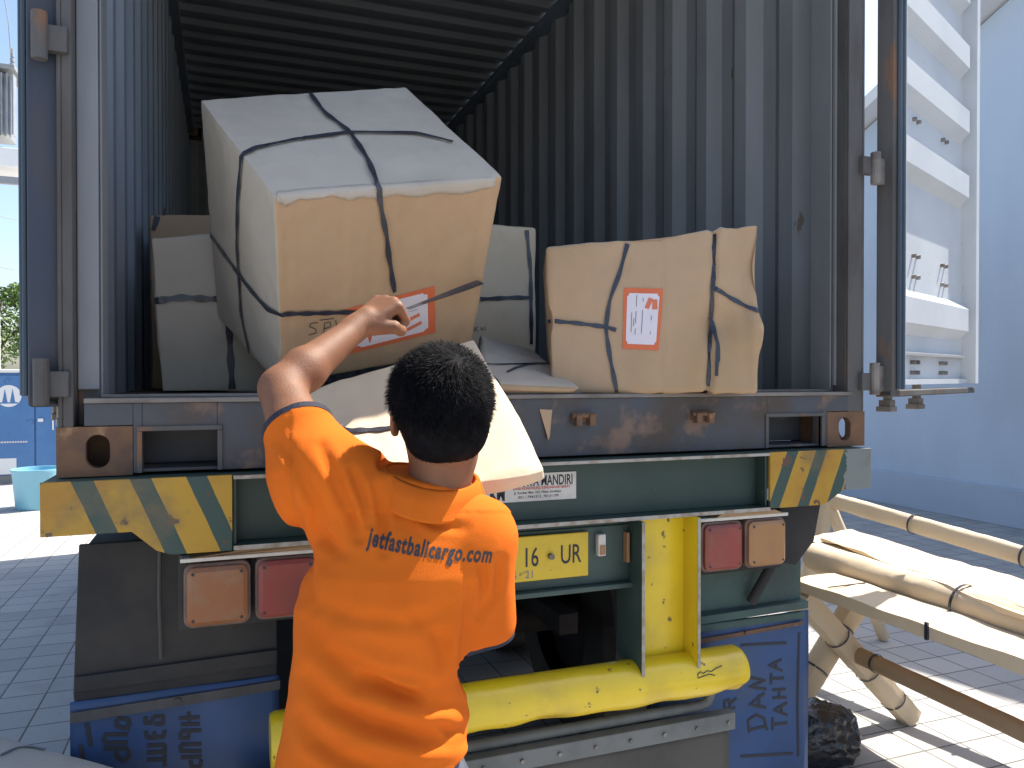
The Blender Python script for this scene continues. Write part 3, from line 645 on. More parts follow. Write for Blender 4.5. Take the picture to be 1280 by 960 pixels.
# ------------------------------------------------------------------ cartons
def smin(a, b, k):
    h = np.clip(.5 + .5 * (b - a) / k, 0, 1); return b + (a - b) * h - k * h * (1 - h)
def carton(name, C8, label, group, mats, fmap, org=None, n=34, r=.008, bulge=.005, amp=.005, seed=0, dents=(), flute=0.0, creases=()):
    """C8: world corners {(0/1,0/1,0/1): p}; crumpled board surface with rounded edges.  fmap: face name -> material index"""
    C = {k: np.array(v, float) for k, v in C8.items()}
    L = [np.linalg.norm(C[(1, 0, 0)] - C[(0, 0, 0)]), np.linalg.norm(C[(0, 1, 0)] - C[(0, 0, 0)]), np.linalg.norm(C[(0, 0, 1)] - C[(0, 0, 0)])]
    cen = sum(C.values()) / 8
    def par(Lx):
        e = min(.3, r / Lx); inner = np.linspace(e, 1 - e, n); return np.concatenate([[0, e * .35], inner, [1 - e * .35, 1]])
    ps = [par(l) for l in L]; idx = {}; V = []; F = []; FM = []
    def vert(i, j, k):
        key = (i, j, k)
        if key in idx: return idx[key]
        u = np.array([ps[0][i], ps[1][j], ps[2][k]]); p = u * L; inn = np.clip(p, r, np.array(L) - r); dv = p - inn; dn = np.linalg.norm(dv)
        if dn > 1e-9: p = inn + dv / dn * r
        u = p / L; x, y, z = u
        w = sum(C[(a, b, c)] * ((x if a else 1 - x) * (y if b else 1 - y) * (z if c else 1 - z)) for a in (0, 1) for b in (0, 1) for c in (0, 1))
        nrm = np.zeros(3); ax = [(C[(1, 0, 0)] - C[(0, 0, 0)]) / L[0], (C[(0, 1, 0)] - C[(0, 0, 0)]) / L[1], (C[(0, 0, 1)] - C[(0, 0, 0)]) / L[2]]
        for a in range(3):
            if u[a] < 1e-3 * 3: nrm -= ax[a]
            if u[a] > 1 - 3e-3: nrm += ax[a]
        nn = np.linalg.norm(nrm); nrm = nrm / nn if nn > 0 else (w - cen) / np.linalg.norm(w - cen)
        b_ = 1
        for a in range(3):
            if .003 < u[a] < .997: b_ *= math.sin(math.pi * u[a]) ** .6
        d = bulge * b_ if nn > 0 else 0
        q = Vector(w) * 4.3 + Vector((seed * 3.7, seed, 0))
        d += amp * noise.noise(q) + amp * .55 * (.5 - abs(noise.noise(q * 2.3))) + amp * .25 * noise.noise(q * 6)
        if flute: d += flute * math.sin(x * 9 + 2 * noise.noise(q * .7)) ** 3
        for (u0, wd, dep, tilt) in (creases if u[1] < .5 else ()):
            tt = (x - u0 - tilt * (z - .5) + .012 * noise.noise(q * 3)) / wd; d += -dep * math.exp(-tt * tt) + dep * .5 * math.exp(-((tt - 1.8) / 1.4) ** 2)
        for (dx, dy, dz, rad, dep) in dents:
            dd = ((x - dx) * L[0]) ** 2 + ((y - dy) * L[1]) ** 2 + ((z - dz) * L[2]) ** 2
            d -= dep * math.exp(-dd / rad ** 2)
        idx[key] = len(V); V.append(w + nrm * d); return idx[key]
    N = n + 4
    faces = {'front': (1, 0), 'back': (1, N - 1), 'left': (0, 0), 'right': (0, N - 1), 'bottom': (2, 0), 'top': (2, N - 1)}
    for fn, (ax, val) in faces.items():
        o = [a for a in range(3) if a != ax]
        for i in range(N - 1):
            for j in range(N - 1):
                q = []
                for di, dj in ((0, 0), (1, 0), (1, 1), (0, 1)):
                    t = [0, 0, 0]; t[ax] = val; t[o[0]] = i + di; t[o[1]] = j + dj; q.append(vert(*t))
                F.append(q); FM.append(fmap.get(fn, 0))
    og = org or tuple(cen * np.array([1, 1, 0]) + np.array([0, 0, min(c[2] for c in C.values())]))
    root = empty(name, og, label, 'carton', group)
    o = link('cardboard_shell', V, F, None, root, smooth=True, mats=mats, fm=FM); recalc(o); o.data.set_sharp_from_angle(angle=R_(60))
    return root, o, bvh(o)
def fill8(front, dvec):
    """front: BL,BR,TL,TR ; dvec depth vector (or 4)"""
    BL, BR, TL, TR = (np.array(p, float) for p in front); d = [np.array(q, float) for q in (dvec if isinstance(dvec, list) else [dvec] * 4)]
    return {(0, 0, 0): BL, (1, 0, 0): BR, (0, 0, 1): TL, (1, 0, 1): TR, (0, 1, 0): BL + d[0], (1, 1, 0): BR + d[1], (0, 1, 1): TL + d[2], (1, 1, 1): TR + d[3]}
def strap(t, paths, parent, w=.016, lift=.0022, name='strap'):
    for path in paths:
        pp = []
        for k in range(len(path) - 1):
            a, b = path[k], path[k + 1]; st = max(2, int(math.hypot(b[0] - a[0], b[1] - a[1]) / 4))
            for s in range(st): pp.append((a[0] + (b[0] - a[0]) * s / st, a[1] + (b[1] - a[1]) * s / st))
        pp.append(path[-1]); Wp = []; NN = []; ww = []
        for i, (px, py) in enumerate(pp):
            h = hit(t, px, py)
            if h is None: continue
            Wp.append(h[0] + h[1] * lift); NN.append(h[1]); ww.append(w * (.72 + .38 * math.sin(i * .33 + px * .05) ** 2))
        # smooth so that the tape bridges small wrinkles and stays tight over edges
        for _ in range(3):
            W2 = list(Wp)
            for i in range(1, len(Wp) - 1): W2[i] = Wp[i] * .6 + (Wp[i - 1] + Wp[i + 1]) * .2
            Wp = W2
        W2 = []
        for p, n_ in zip(Wp, NN):
            c_, nn_, _, _ = t.find_nearest(Vector(p)); c_ = np.array(c_); nn_ = np.array(nn_); nn_ = nn_ if nn_ @ n_ > 0 else -nn_
            d_ = (p - c_) @ nn_; W2.append(c_ + nn_ * (lift + .001) if d_ < lift + .001 else p)
        Wp = W2; N2 = [np.array(t.find_nearest(Vector(p))[1]) for p in Wp]; NN = [a if a @ b > 0 else -a for a, b in zip(N2, NN)]
        for _ in range(2): NN = [NN[max(0, i - 1)] + NN[i] + NN[min(len(NN) - 1, i + 1)] for i in range(len(NN))]; NN = [q / np.linalg.norm(q) for q in NN]
        if len(Wp) > 2:
            mb = MB(); mb.ribbon(Wp, NN, ww, th=.0016); mb.build(name, strapm, parent)
def uvcard(t, quad, m, parent, name, lift, nu=10, nv=10, th=.0006, inset=0, rnd=.0):
    """thin paper laid on a carton: quad = px corners TL,TR,BR,BL; returns mapper"""
    def mp(u, v):
        a = np.array(quad[0]) * (1 - u) + np.array(quad[1]) * u; b = np.array(quad[3]) * (1 - u) + np.array(quad[2]) * u; p = a * (1 - v) + b * v
        h = hit(t, p[0], p[1]); return h
    V = []; ok = True
    for i in range(nu + 1):
        for j in range(nv + 1):
            u = inset + (1 - 2 * inset) * i / nu; v = inset + (1 - 2 * inset) * j / nv
            if rnd:
                eu, ev = min(u - inset, 1 - inset - u), min(v - inset, 1 - inset - v)
                if eu < 1e-6 and ev < 1e-6: u += rnd * .3 * (1 if u < .5 else -1); v += rnd * .3 * (1 if v < .5 else -1)
            h = mp(u, v); V.append(h[0] + h[1] * lift if h else P(*quad[0], D=1.8))
    F = [(i * (nv + 1) + j, i * (nv + 1) + j + 1, (i + 1) * (nv + 1) + j + 1, (i + 1) * (nv + 1) + j) for i in range(nu) for j in range(nv)]
    o = link(name, V, F, m, parent, smooth=True); recalc(o)
    return o, mp
def shipping_label(t, quad, parent, txt_dir):
    """orange card with white field, faint lines of print and two slanted orange bars"""
    o, mp = uvcard(t, quad, label_o, parent, 'shipping_label', .0022)
    uvcard(t, quad, label_w, o, 'label_field', .0030, inset=.085, nu=16, nv=16, rnd=.12)
    def stroke(mb, a, b, w):
        n = 6; Wp = []; NN = []
        for s in range(n + 1):
            h = mp(a[0] + (b[0] - a[0]) * s / n, a[1] + (b[1] - a[1]) * s / n)
            if h: Wp.append(h[0] + h[1] * .0036); NN.append(h[1])
        if len(Wp) > 1: mb.ribbon(Wp, NN, w, th=.0003)
    return o, stroke
# the big carton, tipped forward on its front lower edge
BIG = {(0, 0, 1): (.486, -.166, 2.042), (1, 0, 1): (1.087, -.048, 2.177), (0, 1, 1): (.318, .285, 2.396), (1, 1, 1): (.919, .403, 2.531),
       (0, 0, 0): (.517, .212, 1.576), (1, 0, 0): (1.117, .33, 1.71), (0, 1, 0): (.348, .663, 1.93), (1, 1, 0): (.949, .781, 2.065)}
def fitc(k, px, py):
    q = np.array(BIG[k]); D = (q - CAM) @ Fc; BIG[k] = tuple(P(px, py, D=D))
for k, px, py in (((0, 0, 1), 344, 246), ((1, 0, 1), 627, 222), ((0, 1, 1), 250, 124), ((1, 1, 1), 507, 109), ((0, 0, 0), 352, 482), ((1, 0, 0), 588, 436), ((0, 1, 0), 272, 395)): fitc(k, px, py)
big, bigo, bigt = carton('tipped_carton', BIG, 'largest carton, tipped forward at the container mouth, grey top, brown front, black straps', 'strapped cartons', [kraft, kraftb], {'front': 1}, n=56, r=.006, bulge=.003, amp=.005, seed=1, creases=((.04, .008, .004, 0), (.42, .02, .003, .0), (.47, .015, .003, .02), (.93, .02, .003, 0), (.28, .012, .002, .0)), dents=((.62, .10, 1, .05, .012), (0, .1, .4, .08, .006), (.15, 0, .3, .07, .008)))
strap(bigt, [[(388, 119), (405, 142), (437, 166), (456, 194), (470, 224), (478, 270), (485, 315), (492, 364)],
             [(566, 179), (520, 168), (437, 167), (370, 176), (318, 187), (304, 196), (299, 250), (298, 310), (301, 350), (303, 392), (318, 462)],
             [(258, 284), (285, 322), (315, 362), (338, 388), (352, 391), (400, 390), (462, 388)]], bigo, w=.014, lift=.0045)
# taut end of the strap, pulled off the surface by the hand
EP = [(346, 243, 252), (358, 242, 258), (372, 240, 250), (395, 238, 249), (415, 237, 244), (436, 235, 251), (452, 234, 246), (470, 233, 249), (496, 232, 243), (520, 230, 246), (548, 228, 241), (575, 227, 243), (600, 225, 237), (624, 224, 232)]
EP2 = []
for a_, b_2 in zip(EP[:-1], EP[1:]):
    for s in range(5):
        f_ = s / 5; EP2.append((a_[0] + (b_2[0] - a_[0]) * f_, a_[1] + (b_2[1] - a_[1]) * f_, a_[2] + (b_2[2] - a_[2]) * f_ + random.uniform(-.8, .8)))
V = []; F = []; nr_ = 5
for k, (x, y0_, y1_) in enumerate(EP2):
    for j in range(nr_):
        h = hit(bigt, x, y0_ - 3 + (y1_ - y0_ + 3) * j / (nr_ - 1)); h = h or (P(x, y0_, D=1.9), -Fv)
        V.append(h[0] + h[1] * (.0012 + .0006 * random.random() * j))
for k in range(len(EP2) - 1):
    for j in range(nr_ - 1): F.append((k * nr_ + j, k * nr_ + nr_ + j, k * nr_ + nr_ + j + 1, k * nr_ + j + 1))
link('paper_fold', V, F, kraft, bigo, smooth=True, solid=.0012)
h1 = hit(bigt, 600, 352); h2 = P(510, 386, D=1.80); mbs = MB(); pp = [h1[0] + h1[1] * .003 + (h2 - h1[0] - h1[1] * .003) * s / 10 for s in range(11)]
mbs.ribbon(pp, [(-.2 + .3 * math.sin(s * .5), -1, .5) for s in range(11)], [.022 - .012 * s / 10 for s in range(11)], th=.0015); mbs.build('strap', strapm, bigo)['label'] = 'shiny strap end pulled off the box front'
lb, st = shipping_label(bigt, [(431, 386), (543, 357), (544, 415), (437, 442)], bigo, 0)
mb = MB()
for a, b, w in (((.60, .24), (.60, .36), .0025), ((.70, .40), (.80, .40), .0015), ((.62, .60), (.70, .62), .0015), ((.50, .75), (.62, .76), .0015), ((.30, .62), (.31, .74), .002), ((.84, .30), (.90, .30), .0015)): stroke = st(mb, a, b, w)
mb.build('label_print', inkf, lb)
mb = MB()
for a, b in (((.62, .62), (.82, .52)), ((.64, .80), (.84, .70))): st(mb, a, b, .012)
mb.build('label_emblem', logo_o, lb)
HW = [[(397, 402), (388, 403), (386, 407), (394, 410), (395, 415), (385, 418)], [(404, 418), (405, 403), (412, 401), (413, 407), (405, 410)], [(419, 399), (421, 412)], [(399, 399), (417, 397)]]
paint(bigt, HW, bigo, 'marker_writing', ink, .0011)
# loose crease strip at the left front edge is part of the shell relief
# long carton on the worker's arms, sloping out of the container
def PQ(px, py, D): return P(px, py, D=D)
q_bl, q_br = P(376, 492, Y=-.035), P(592, 424, Y=-.02); q_fl, q_fr = PQ(462, 628, 1.50), PQ(678, 587, 1.62)
nrmF = np.cross(q_br - q_bl, q_fl - q_bl); nrmF /= np.linalg.norm(nrmF); nrmF *= -np.sign(nrmF[2]) 
th = .075
C8 = {(0, 0, 1): q_fl, (1, 0, 1): q_fr, (0, 1, 1): q_bl, (1, 1, 1): q_br, (0, 0, 0): q_fl + nrmF * .065, (1, 0, 0): q_fr + nrmF * .024, (0, 1, 0): q_bl + nrmF * .03, (1, 1, 0): q_br + nrmF * .03}
low, lowo, lowt = carton('sloping_carton', C8, 'flat pale carton sloping from the container down behind the head of the worker', 'strapped cartons', [kraftl, kraftl], {}, n=44, r=.006, bulge=.003, amp=.006, seed=5, flute=.005)
strap(lowt, [[(398, 538), (440, 540), (480, 538), (520, 530), (560, 520)]], lowo, w=.02)
# left carton on the floor
Yc = .63
f4 = [P(203, 489.5, Y=Yc), P(345, 487.5, Y=Yc + .05), P(189, 297, Y=Yc), P(335, 290, Y=Yc + .05)]
for i in (0, 1): f4[i][2] = FZ + .004
lc, lco, lct = carton('standing_carton', fill8(f4, [(0.0, .42, 0), (.0, .40, 0), (.0, .42, .015), (0, .40, .015)]), 'upright grey carton by the left container wall, one band round its middle', 'strapped cartons', [kraft], {}, n=30, r=.006, bulge=.005, amp=.008, seed=9)
strap(lct, [[(190, 377), (225, 372), (262, 374), (330, 372)], [(284, 300), (285, 380), (287, 430), (290, 486)]], lco, w=.022)
f4 = [P(190, 487, Y=1.22), P(330, 487, Y=1.22), P(187, 270, Y=1.22), P(330, 268, Y=1.22)]
for i in (0, 1): f4[i][2] = FZ + .004
bc, bco, bct = carton('rear_carton', fill8(f4, (0, .5, 0)), 'taller shaded carton standing behind the grey carton at the left container wall', 'strapped cartons', [kraftb], {}, n=24, r=.008, bulge=.005, amp=.008, seed=12)
strap(bct, [[(192, 288), (197, 271)]], bco, w=.02)
# middle carton
f4 = [P(560, 483, Y=.78), P(669, 483, Y=.78), P(560, 276, Y=.78), P(671, 284, Y=.78)]
for i in (0, 1): f4[i][2] = FZ + .004
mc, mco, mct = carton('middle_carton', fill8(f4, (0, .45, 0)), 'pale upright carton between the tipped carton and the brown sagging one', 'strapped cartons', [kraftl], {}, n=34, r=.014, bulge=.005, amp=.006, seed=15)
strap(mct, [[(600, 374), (640, 372), (670, 372)], [(658, 288), (663, 340), (664, 430)]], mco, w=.016)
paint(mct, [[(593, 408), (593, 414)], [(597, 408), (594, 411), (597, 414)], [(600, 409), (602, 413), (604, 409)], [(606, 413), (606, 408)]], mco, 'marker_writing', ink, .0012)
# small flat carton on the sill
fb = [P(606, 497, Y=.02), P(716, 494, Y=.0), P(606, 478, Y=.015), P(726, 484, Y=.0)]
for i in (0, 1): fb[i][2] = FZ + .003
bk = [P(596, 470, Y=.5), P(664, 470, Y=.5), P(598, 417, Y=.5), P(668, 440, Y=.5)]
for i in (0, 1): bk[i][2] = FZ + .003
C8 = {(0, 0, 0): fb[0], (1, 0, 0): fb[1], (0, 0, 1): fb[2], (1, 0, 1): fb[3], (0, 1, 0): bk[0], (1, 1, 0): bk[1], (0, 1, 1): bk[2], (1, 1, 1): bk[3]}
sc_, sco, sct = carton('flattened_carton', C8, 'small wedge-shaped carton lying on the sill in front of the pale upright carton', 'strapped cartons', [kraft, kraftb], {'front': 1}, n=34, r=.012, bulge=.008, amp=.010, seed=21)
strap(sct, [[(606, 457), (640, 456), (690, 455)], [(607, 462), (622, 478), (627, 494)], [(634, 466), (652, 458), (672, 455)]], sco, w=.008)
# brown sagging carton
C8 = {(0, 0, 0): P(690, 495, Y=.09), (1, 0, 0): P(946, 501, Y=-.13), (0, 0, 1): P(683, 309, Y=.13), (1, 0, 1): P(950, 279, Y=-.10)}
C8[(0, 0, 0)][2] = FZ + .004; C8[(1, 0, 0)][2] = FZ + .001; 
C8[(0, 1, 0)] = C8[(0, 0, 0)] + np.array([.15, .36, .002]); C8[(1, 1, 0)] = C8[(1, 0, 0)] + np.array([.16, .36, .003])
C8[(0, 1, 1)] = C8[(0, 0, 1)] + np.array([.14, .36, -.02]); C8[(1, 1, 1)] = C8[(1, 0, 1)] + np.array([.14, .36, -.06])
br_, bro, brt = carton('sagging_carton', C8, 'long brown carton sagging over the sill, upright orange-edged label on its front', 'strapped cartons', [kraftb, kraft], {'top': 1}, n=60, r=.009, bulge=.003, amp=.007, seed=27, creases=((.775, .016, .012, .02), (.93, .02, .004, -.06), (.54, .010, .003, .01)),
        dents=((.80, 0, .42, .055, .030), (1, 0, .36, .05, -.02), (.98, 0, .74, .07, .018), (.0, 0, .5, .05, .010), (.55, 0, 1, .10, .012)))
strap(brt, [[(784, 305), (775, 340), (762, 375), (757, 410), (762, 445), (771, 490)], [(683, 401), (720, 404), (758, 409), (770, 413)],
            [(894, 293), (892, 340), (890, 380), (888, 430), (884, 490)], [(890, 358), (915, 374), (938, 386), (957, 392)], [(888, 396), (897, 430), (896, 470)]], bro, w=.013)
lb, st = shipping_label(brt, [(780, 360), (829, 361), (823, 438), (778, 436)], bro, 1)
mb = MB()
for x, a, b in ((.22, .40, .72), (.28, .50, .62), (.33, .12, .30), (.33, .38, .58), (.33, .66, .76), (.50, .16, .22), (.50, .36, .62), (.50, .62, .74), (.74, .44, .52), (.74, .70, .74)): st(mb, (x, a), (x, b), .0022)
mb.build('label_print', inkf, lb)
mb = MB(); st(mb, (.80, .18), (.82, .34), .016); st(mb, (.70, .16), (.60, .33), .014); mb.build('label_emblem', logo_o, lb)
# carton at the lower left corner of the view
Zc = .70
e0, e1 = P(-30, 914, Z=Zc), P(190, 972, Z=Zc); ed = (e1 - e0) / np.linalg.norm(e1 - e0); back = np.array([ed[1], -ed[0], 0])
if back[1] > 0: back = -back
e1 = e0 + ed * .62; A = {(0, 1, 1): e0 - ed * .2, (1, 1, 1): e1, (0, 0, 1): e0 - ed * .2 + back * .5, (1, 0, 1): e1 + back * .5}
C8 = dict(A); C8.update({(k[0], k[1], 0): v * np.array([1, 1, 0]) + np.array([0, 0, .004]) for k, v in A.items()})
co, coo, cot = carton('near_carton', C8, 'pale grey carton on the ground in the lower left corner with a thin black string', 'strapped cartons', [kraft], {}, n=24, r=.006, bulge=.006, amp=.006, seed=33)
strap(cot, [[(0, 946), (20, 936), (36, 934), (56, 938)]], coo, w=.008)

# ------------------------------------------------------------------ wrapped furniture on the right
def roll(mb, a, b, r0, r1, n=20, k=16, sd=0, sq=.0):
    """paper-wrapped bar: slightly lumpy tube"""
    a, b = np.array(a, float), np.array(b, float); t = (b - a) / np.linalg.norm(b - a); up = np.array([0, 0, 1.]) if abs(t[2]) < .9 else np.array([1., 0, 0])
    s_ = np.cross(t, up); s_ /= np.linalg.norm(s_); w_ = np.cross(s_, t); v = []
    for i in range(n + 1):
        c = a + (b - a) * i / n
        for j in range(k):
            q = 2 * math.pi * j / k; cx, cy = math.cos(q), math.sin(q)
            e = 1 / max(abs(cx), abs(cy)) ** sq
            rr = e * (1 + .10 * noise.noise(Vector((i * .6 + sd, cx * 1.5, cy * 1.5))) + .04 * noise.noise(Vector((i * .25, cx * 6, sd))))
            v.append(c + s_ * r0 * cx * rr + w_ * r1 * cy * rr)
    f = [(i * k + j, i * k + (j + 1) % k, (i + 1) * k + (j + 1) % k, (i + 1) * k + j) for i in range(n) for j in range(k)] + [tuple(range(k)), tuple(range(n * k, n * k + k))[::-1]]
    mb.add(v, f)
def ring(mb, c, t, r, w=.010):
    c, t = np.array(c, float), np.array(t, float); t /= np.linalg.norm(t); up = np.array([0, 0, 1.]) if abs(t[2]) < .9 else np.array([1., 0, 0])
    s_ = np.cross(t, up); s_ /= np.linalg.norm(s_); w_ = np.cross(s_, t)
    pts = [c + (s_ * math.cos(q) + w_ * math.sin(q)) * r for q in np.linspace(0, 2 * math.pi, 25)]
    mb.ribbon(pts, [p - c for p in pts], w, th=.002)
tb = empty('wrapped_table', (3.1, 0, 0), 'X-legged table wrapped in cardboard, standing on the pavers right of the trailer', 'wrapped table')
def xleg(y):
    F1, F2, X_ = np.array([3.375, y, .0]), np.array([2.70, y + .04, .0]), np.array([3.02, y, .372])
    T1 = F1 + (X_ - F1) * 1.80; T2 = F2 + (X_ - F2) * 1.80; T2[1] = y + .045; T2[0] = 3.13 + .10; T2[2] = .655; T1[2] = .655
    for a, b, sd in ((F1 + np.array([0, 0, .022]), T1, 1), (F2 + np.array([0, .06, .022]), T2 + np.array([0, .05, 0]), 2)):
        mb = MB(); roll(mb, a, b, .046, .054, sd=sd, sq=.45); o = mb.build('leg', kraftl, tb, smooth=True, auto=50); recalc(o)
        t = b - a
        for s in (.16, .40, .68): mb = MB(); ring(mb, a + t * s, t, .057, .008); mb.build('tie', strapm, o)
xleg(.655); xleg(-1.15)
mb = MB(); roll(mb, (3.03, .66, .368), (3.03, -1.2, .335), .032, .036, n=40, sd=7, sq=.2); o = mb.build('stretcher', kraftb, tb, smooth=True, auto=50)
mb = MB(); ring(mb, (3.03, .52, .366), (0, 1, 0), .039); ring(mb, (3.03, .655, .368), (.4, 1, .3), .05, .012); mb.build('tie', strapm, o)
def slab(x0, x1, y0, y1, z0, z1, name, m_, parent, sd=0, amp=.008, skew=0):
    v = []; nx, ny = 10, 40
    for s in (0, 1):
        for i in range(nx + 1):
            for j in range(ny + 1):
                x = x0 + (x1 - x0) * i / nx; y = y0 + (y1 - y0) * j / ny; d = amp * noise.noise(Vector((x * 5 + sd, y * 3, s))) + amp * .5 * noise.noise(Vector((x * 14, y * 8 + sd, s)))
                v.append((x + skew * (y - y1) + .4 * d, y, (z1 if s else z0) + d))
    f = []; n1 = (nx + 1) * (ny + 1)
    for i in range(nx):
        for j in range(ny):
            a = i * (ny + 1) + j; f += [(a, a + 1, a + ny + 2, a + ny + 1), (n1 + a, n1 + a + ny + 1, n1 + a + ny + 2, n1 + a + 1)]
    for j in range(ny):
        a = j; b = nx * (ny + 1) + j; f += [(a, n1 + a, n1 + a + 1, a + 1), (b, b + 1, n1 + b + 1, n1 + b)]
    for i in range(nx):
        a = i * (ny + 1); b = a + ny; f += [(a, a + ny + 1, n1 + a + ny + 1, n1 + a), (b, n1 + b, n1 + b + ny + 1, b + ny + 1)]
    o = link(name, v, f, m_, parent, smooth=True); recalc(o); o.data.set_sharp_from_angle(angle=R_(50)); return o
o = slab(2.735, 2.97, -1.5, .70, .672, .722, 'tabletop_plank', kraftl, tb, 1)
mb = MB(); mb.box(2.726, 2.735, -.005, .008, .672, .735); mb.box(2.75, 2.95, .50, .506, .728, .732); mb.build('tie', strapm, o)
mb = MB(); roll(mb, (3.065, .93, .735), (3.02, -1.5, .735), .075, .070, n=50, k=24, sd=4); o = mb.build('wrapped_rail', kraftl, tb, smooth=True, auto=50)
mb = MB(); ring(mb, (3.04, .10, .735), (0, 1, 0), .080, .012); mb.build('tie', strapm, o)
slab(3.13, 3.50, -1.5, 1.15, .776, .792, 'cardboard_sheet', kraftl, tb, 3, .016, .12)
slab(3.16, 3.42, -1.5, 1.0, .800, .812, 'cardboard_sheet', kraftl, tb, 6, .020, .12)
slab(3.15, 3.48, -1.5, 1.1, .672, .770, 'wrapped_board', kraftl, tb, 8, .006, .12)
slab(2.97, 3.40, -1.45, .62, .655, .671, 'tabletop_board', kraftb, tb, 9, .002)
# back frame of a wrapped daybed behind the table
db = empty('wrapped_bench', (3.75, .5, 0), 'cardboard-wrapped frame with a tied top bar, standing behind the X-legged table', 'wrapped frame')
a, b = P(1036, 624, X=3.72), P(1280, 695, X=3.84)
b = a + (b - a) * 1.9
mb = MB(); roll(mb, a, b, .036, .046, n=50, k=18, sd=9, sq=.2); o = mb.build('top_bar', kraftl, db, smooth=True, auto=50)
for px, s in ((1137, .0), (1265, 0)):
    q = P(px, 650, X=3.75); tt = (q[1] - a[1]) / (b[1] - a[1]); c = a + (b - a) * tt; mb = MB(); ring(mb, c, b - a, .052, .010); mb.build('tie', strapm, o)
for base, top in ((P(985, 800, Y=a[1]), a), (np.array([3.35, b[1], 0]), b)):
    base = np.array(base); base[2] = .02; mb = MB(); roll(mb, base, top - np.array([0, 0, .01]), .040, .045, sd=base[1], sq=.3); mb.build('post', kraftl, db, smooth=True, auto=50)
mb = MB(); roll(mb, (4.15, a[1], .02), a - np.array([0, 0, .02]), .035, .035, sd=3); mb.build('post', kraftl, db, smooth=True, auto=50)
mb = MB(); roll(mb, (3.95, b[1], .02), b - np.array([0, 0, .02]), .035, .035, sd=5); mb.build('post', kraftl, db, smooth=True, auto=50)

# black plastic bag
def blob(c, rx, ry, rz, amp, fr, sd, n=3):
    bm = bmesh.new(); bmesh.ops.create_icosphere(bm, subdivisions=n, radius=1)
    for v in bm.verts:
        p = v.co.copy(); q = p * fr + Vector((sd, sd * 2, 0)); d = 1 + amp * noise.noise(q) - amp * .9 * abs(noise.noise(q * 2.2)) + amp * .4 * noise.noise(q * 5)
        v.co = Vector((c[0] + p.x * rx * d, c[1] + p.y * ry * d, max(c[2] + p.z * rz * d, .004)))
    V = [v.co[:] for v in bm.verts]; F = [[v.index for v in f.verts] for f in bm.faces]; bm.free(); return V, F
V, F = blob((2.71, .50, .125), .165, .15, .138, .15, 1.3, 4, 5)
o = link('plastic_bag', V, F, blackb, smooth=True, org=(2.70, .50, 0)); tag(o, 'crumpled shiny black plastic bag on the pavers beside the right blue mudflap', 'bag')

# ------------------------------------------------------------------ far left background
cb = empty('steel_cabinet', (-3.2, 11.8, 0), 'blue steel cabinet with a round white emblem, standing far behind on the left', 'cabinet')
MB().box(-5.2, -1.6, 11.5, 12.4, .12, 1.68).build('cabinet_body', cabblue, cb, bevel=.01)
MB().box(-5.24, -1.56, 11.46, 12.44, 1.68, 1.73).build('cabinet_roof', whitep, cb, bevel=.01)
MB().box(-5.2, -1.6, 11.52, 12.3, 0, .12).build('plinth', concrete, cb)
for x0_, x1_ in ((-3.55, -2.36), (-2.34, -1.72)):
    d_ = MB().box(x0_, x1_, 11.475, 11.499, .16, 1.64).build('cabinet_door', cabblue, cb, bevel=.008)
    if x1_ > -2: MB().box(x0_ + .03, x0_ + .10, 11.44, 11.475, .93, .98).box(x0_ + .22, x0_ + .24, 11.45, 11.475, .80, 1.12).build('handle', whitep, d_, bevel=.004)
c = P(11, 495, Y=11.47); mb = MB(); mb.tube([(c[0], 11.474, c[2]), (c[0], 11.466, c[2])], .165, 32); em = mb.build('emblem', whitep, cb)
mb = MB()
for dx in (-.05, .05): mb.prism([(c[0] + dx - .035, 11.4655, c[2] - .10), (c[0] + dx + .035, 11.4655, c[2] - .10), (c[0] + dx, 11.4655, c[2] + .11)], (0, -.002, 0))
mb.box(c[0] - .12, c[0] + .12, 11.463, 11.465, c[2] - .115, c[2] - .095); mb.build('emblem_mark', cabblue, em)
c = P(8, 583, Y=11.47); MB().box(c[0] - .14, c[0] + .13, 11.468, 11.474, c[2] - .12, c[2] + .12).build('notice', whitep, cb)
mb = MB(); c = P(0, 553, Y=11.47)
for i in range(11): mb.box(c[0] - .02 + i * .035, c[0] + .005 + i * .035, 11.470, 11.4745, c[2] - .012, c[2] + .012)
mb.build('faded_lettering', label_w, cb)
mb = MB(); q = 26; prof = [(0, .22), (.03, .235), (.44, .27), (.47, .285), (.49, .285), (.49, .26), (.10, .22), (.10, 0.0)]; v = []
for z, r in prof:
    for j in range(q): v.append((-1.80 + r * math.cos(2 * math.pi * j / q), 8.85 + r * math.sin(2 * math.pi * j / q), z))
mb.add(v, [(i * q + j, i * q + (j + 1) % q, (i + 1) * q + (j + 1) % q, (i + 1) * q + j) for i in range(len(prof) - 1) for j in range(q)] + [tuple(range(q))[::-1]])
o = mb.build('plastic_tub', potblue, org=(-1.8, 8.85, 0), smooth=True, auto=40); tag(o, 'light blue plastic tub on the sunlit ground in front of the blue cabinet', 'tub')
MB().box(-4.02, -3.86, 15.9, 16.0, 0, 2.9).build('gate_post', whitep, org=(-3.94, 16, 0)).update_tag()
o = bpy.data.objects['gate_post']; tag(o, 'thin white post in front of the green tree beyond the cabinet', 'post')
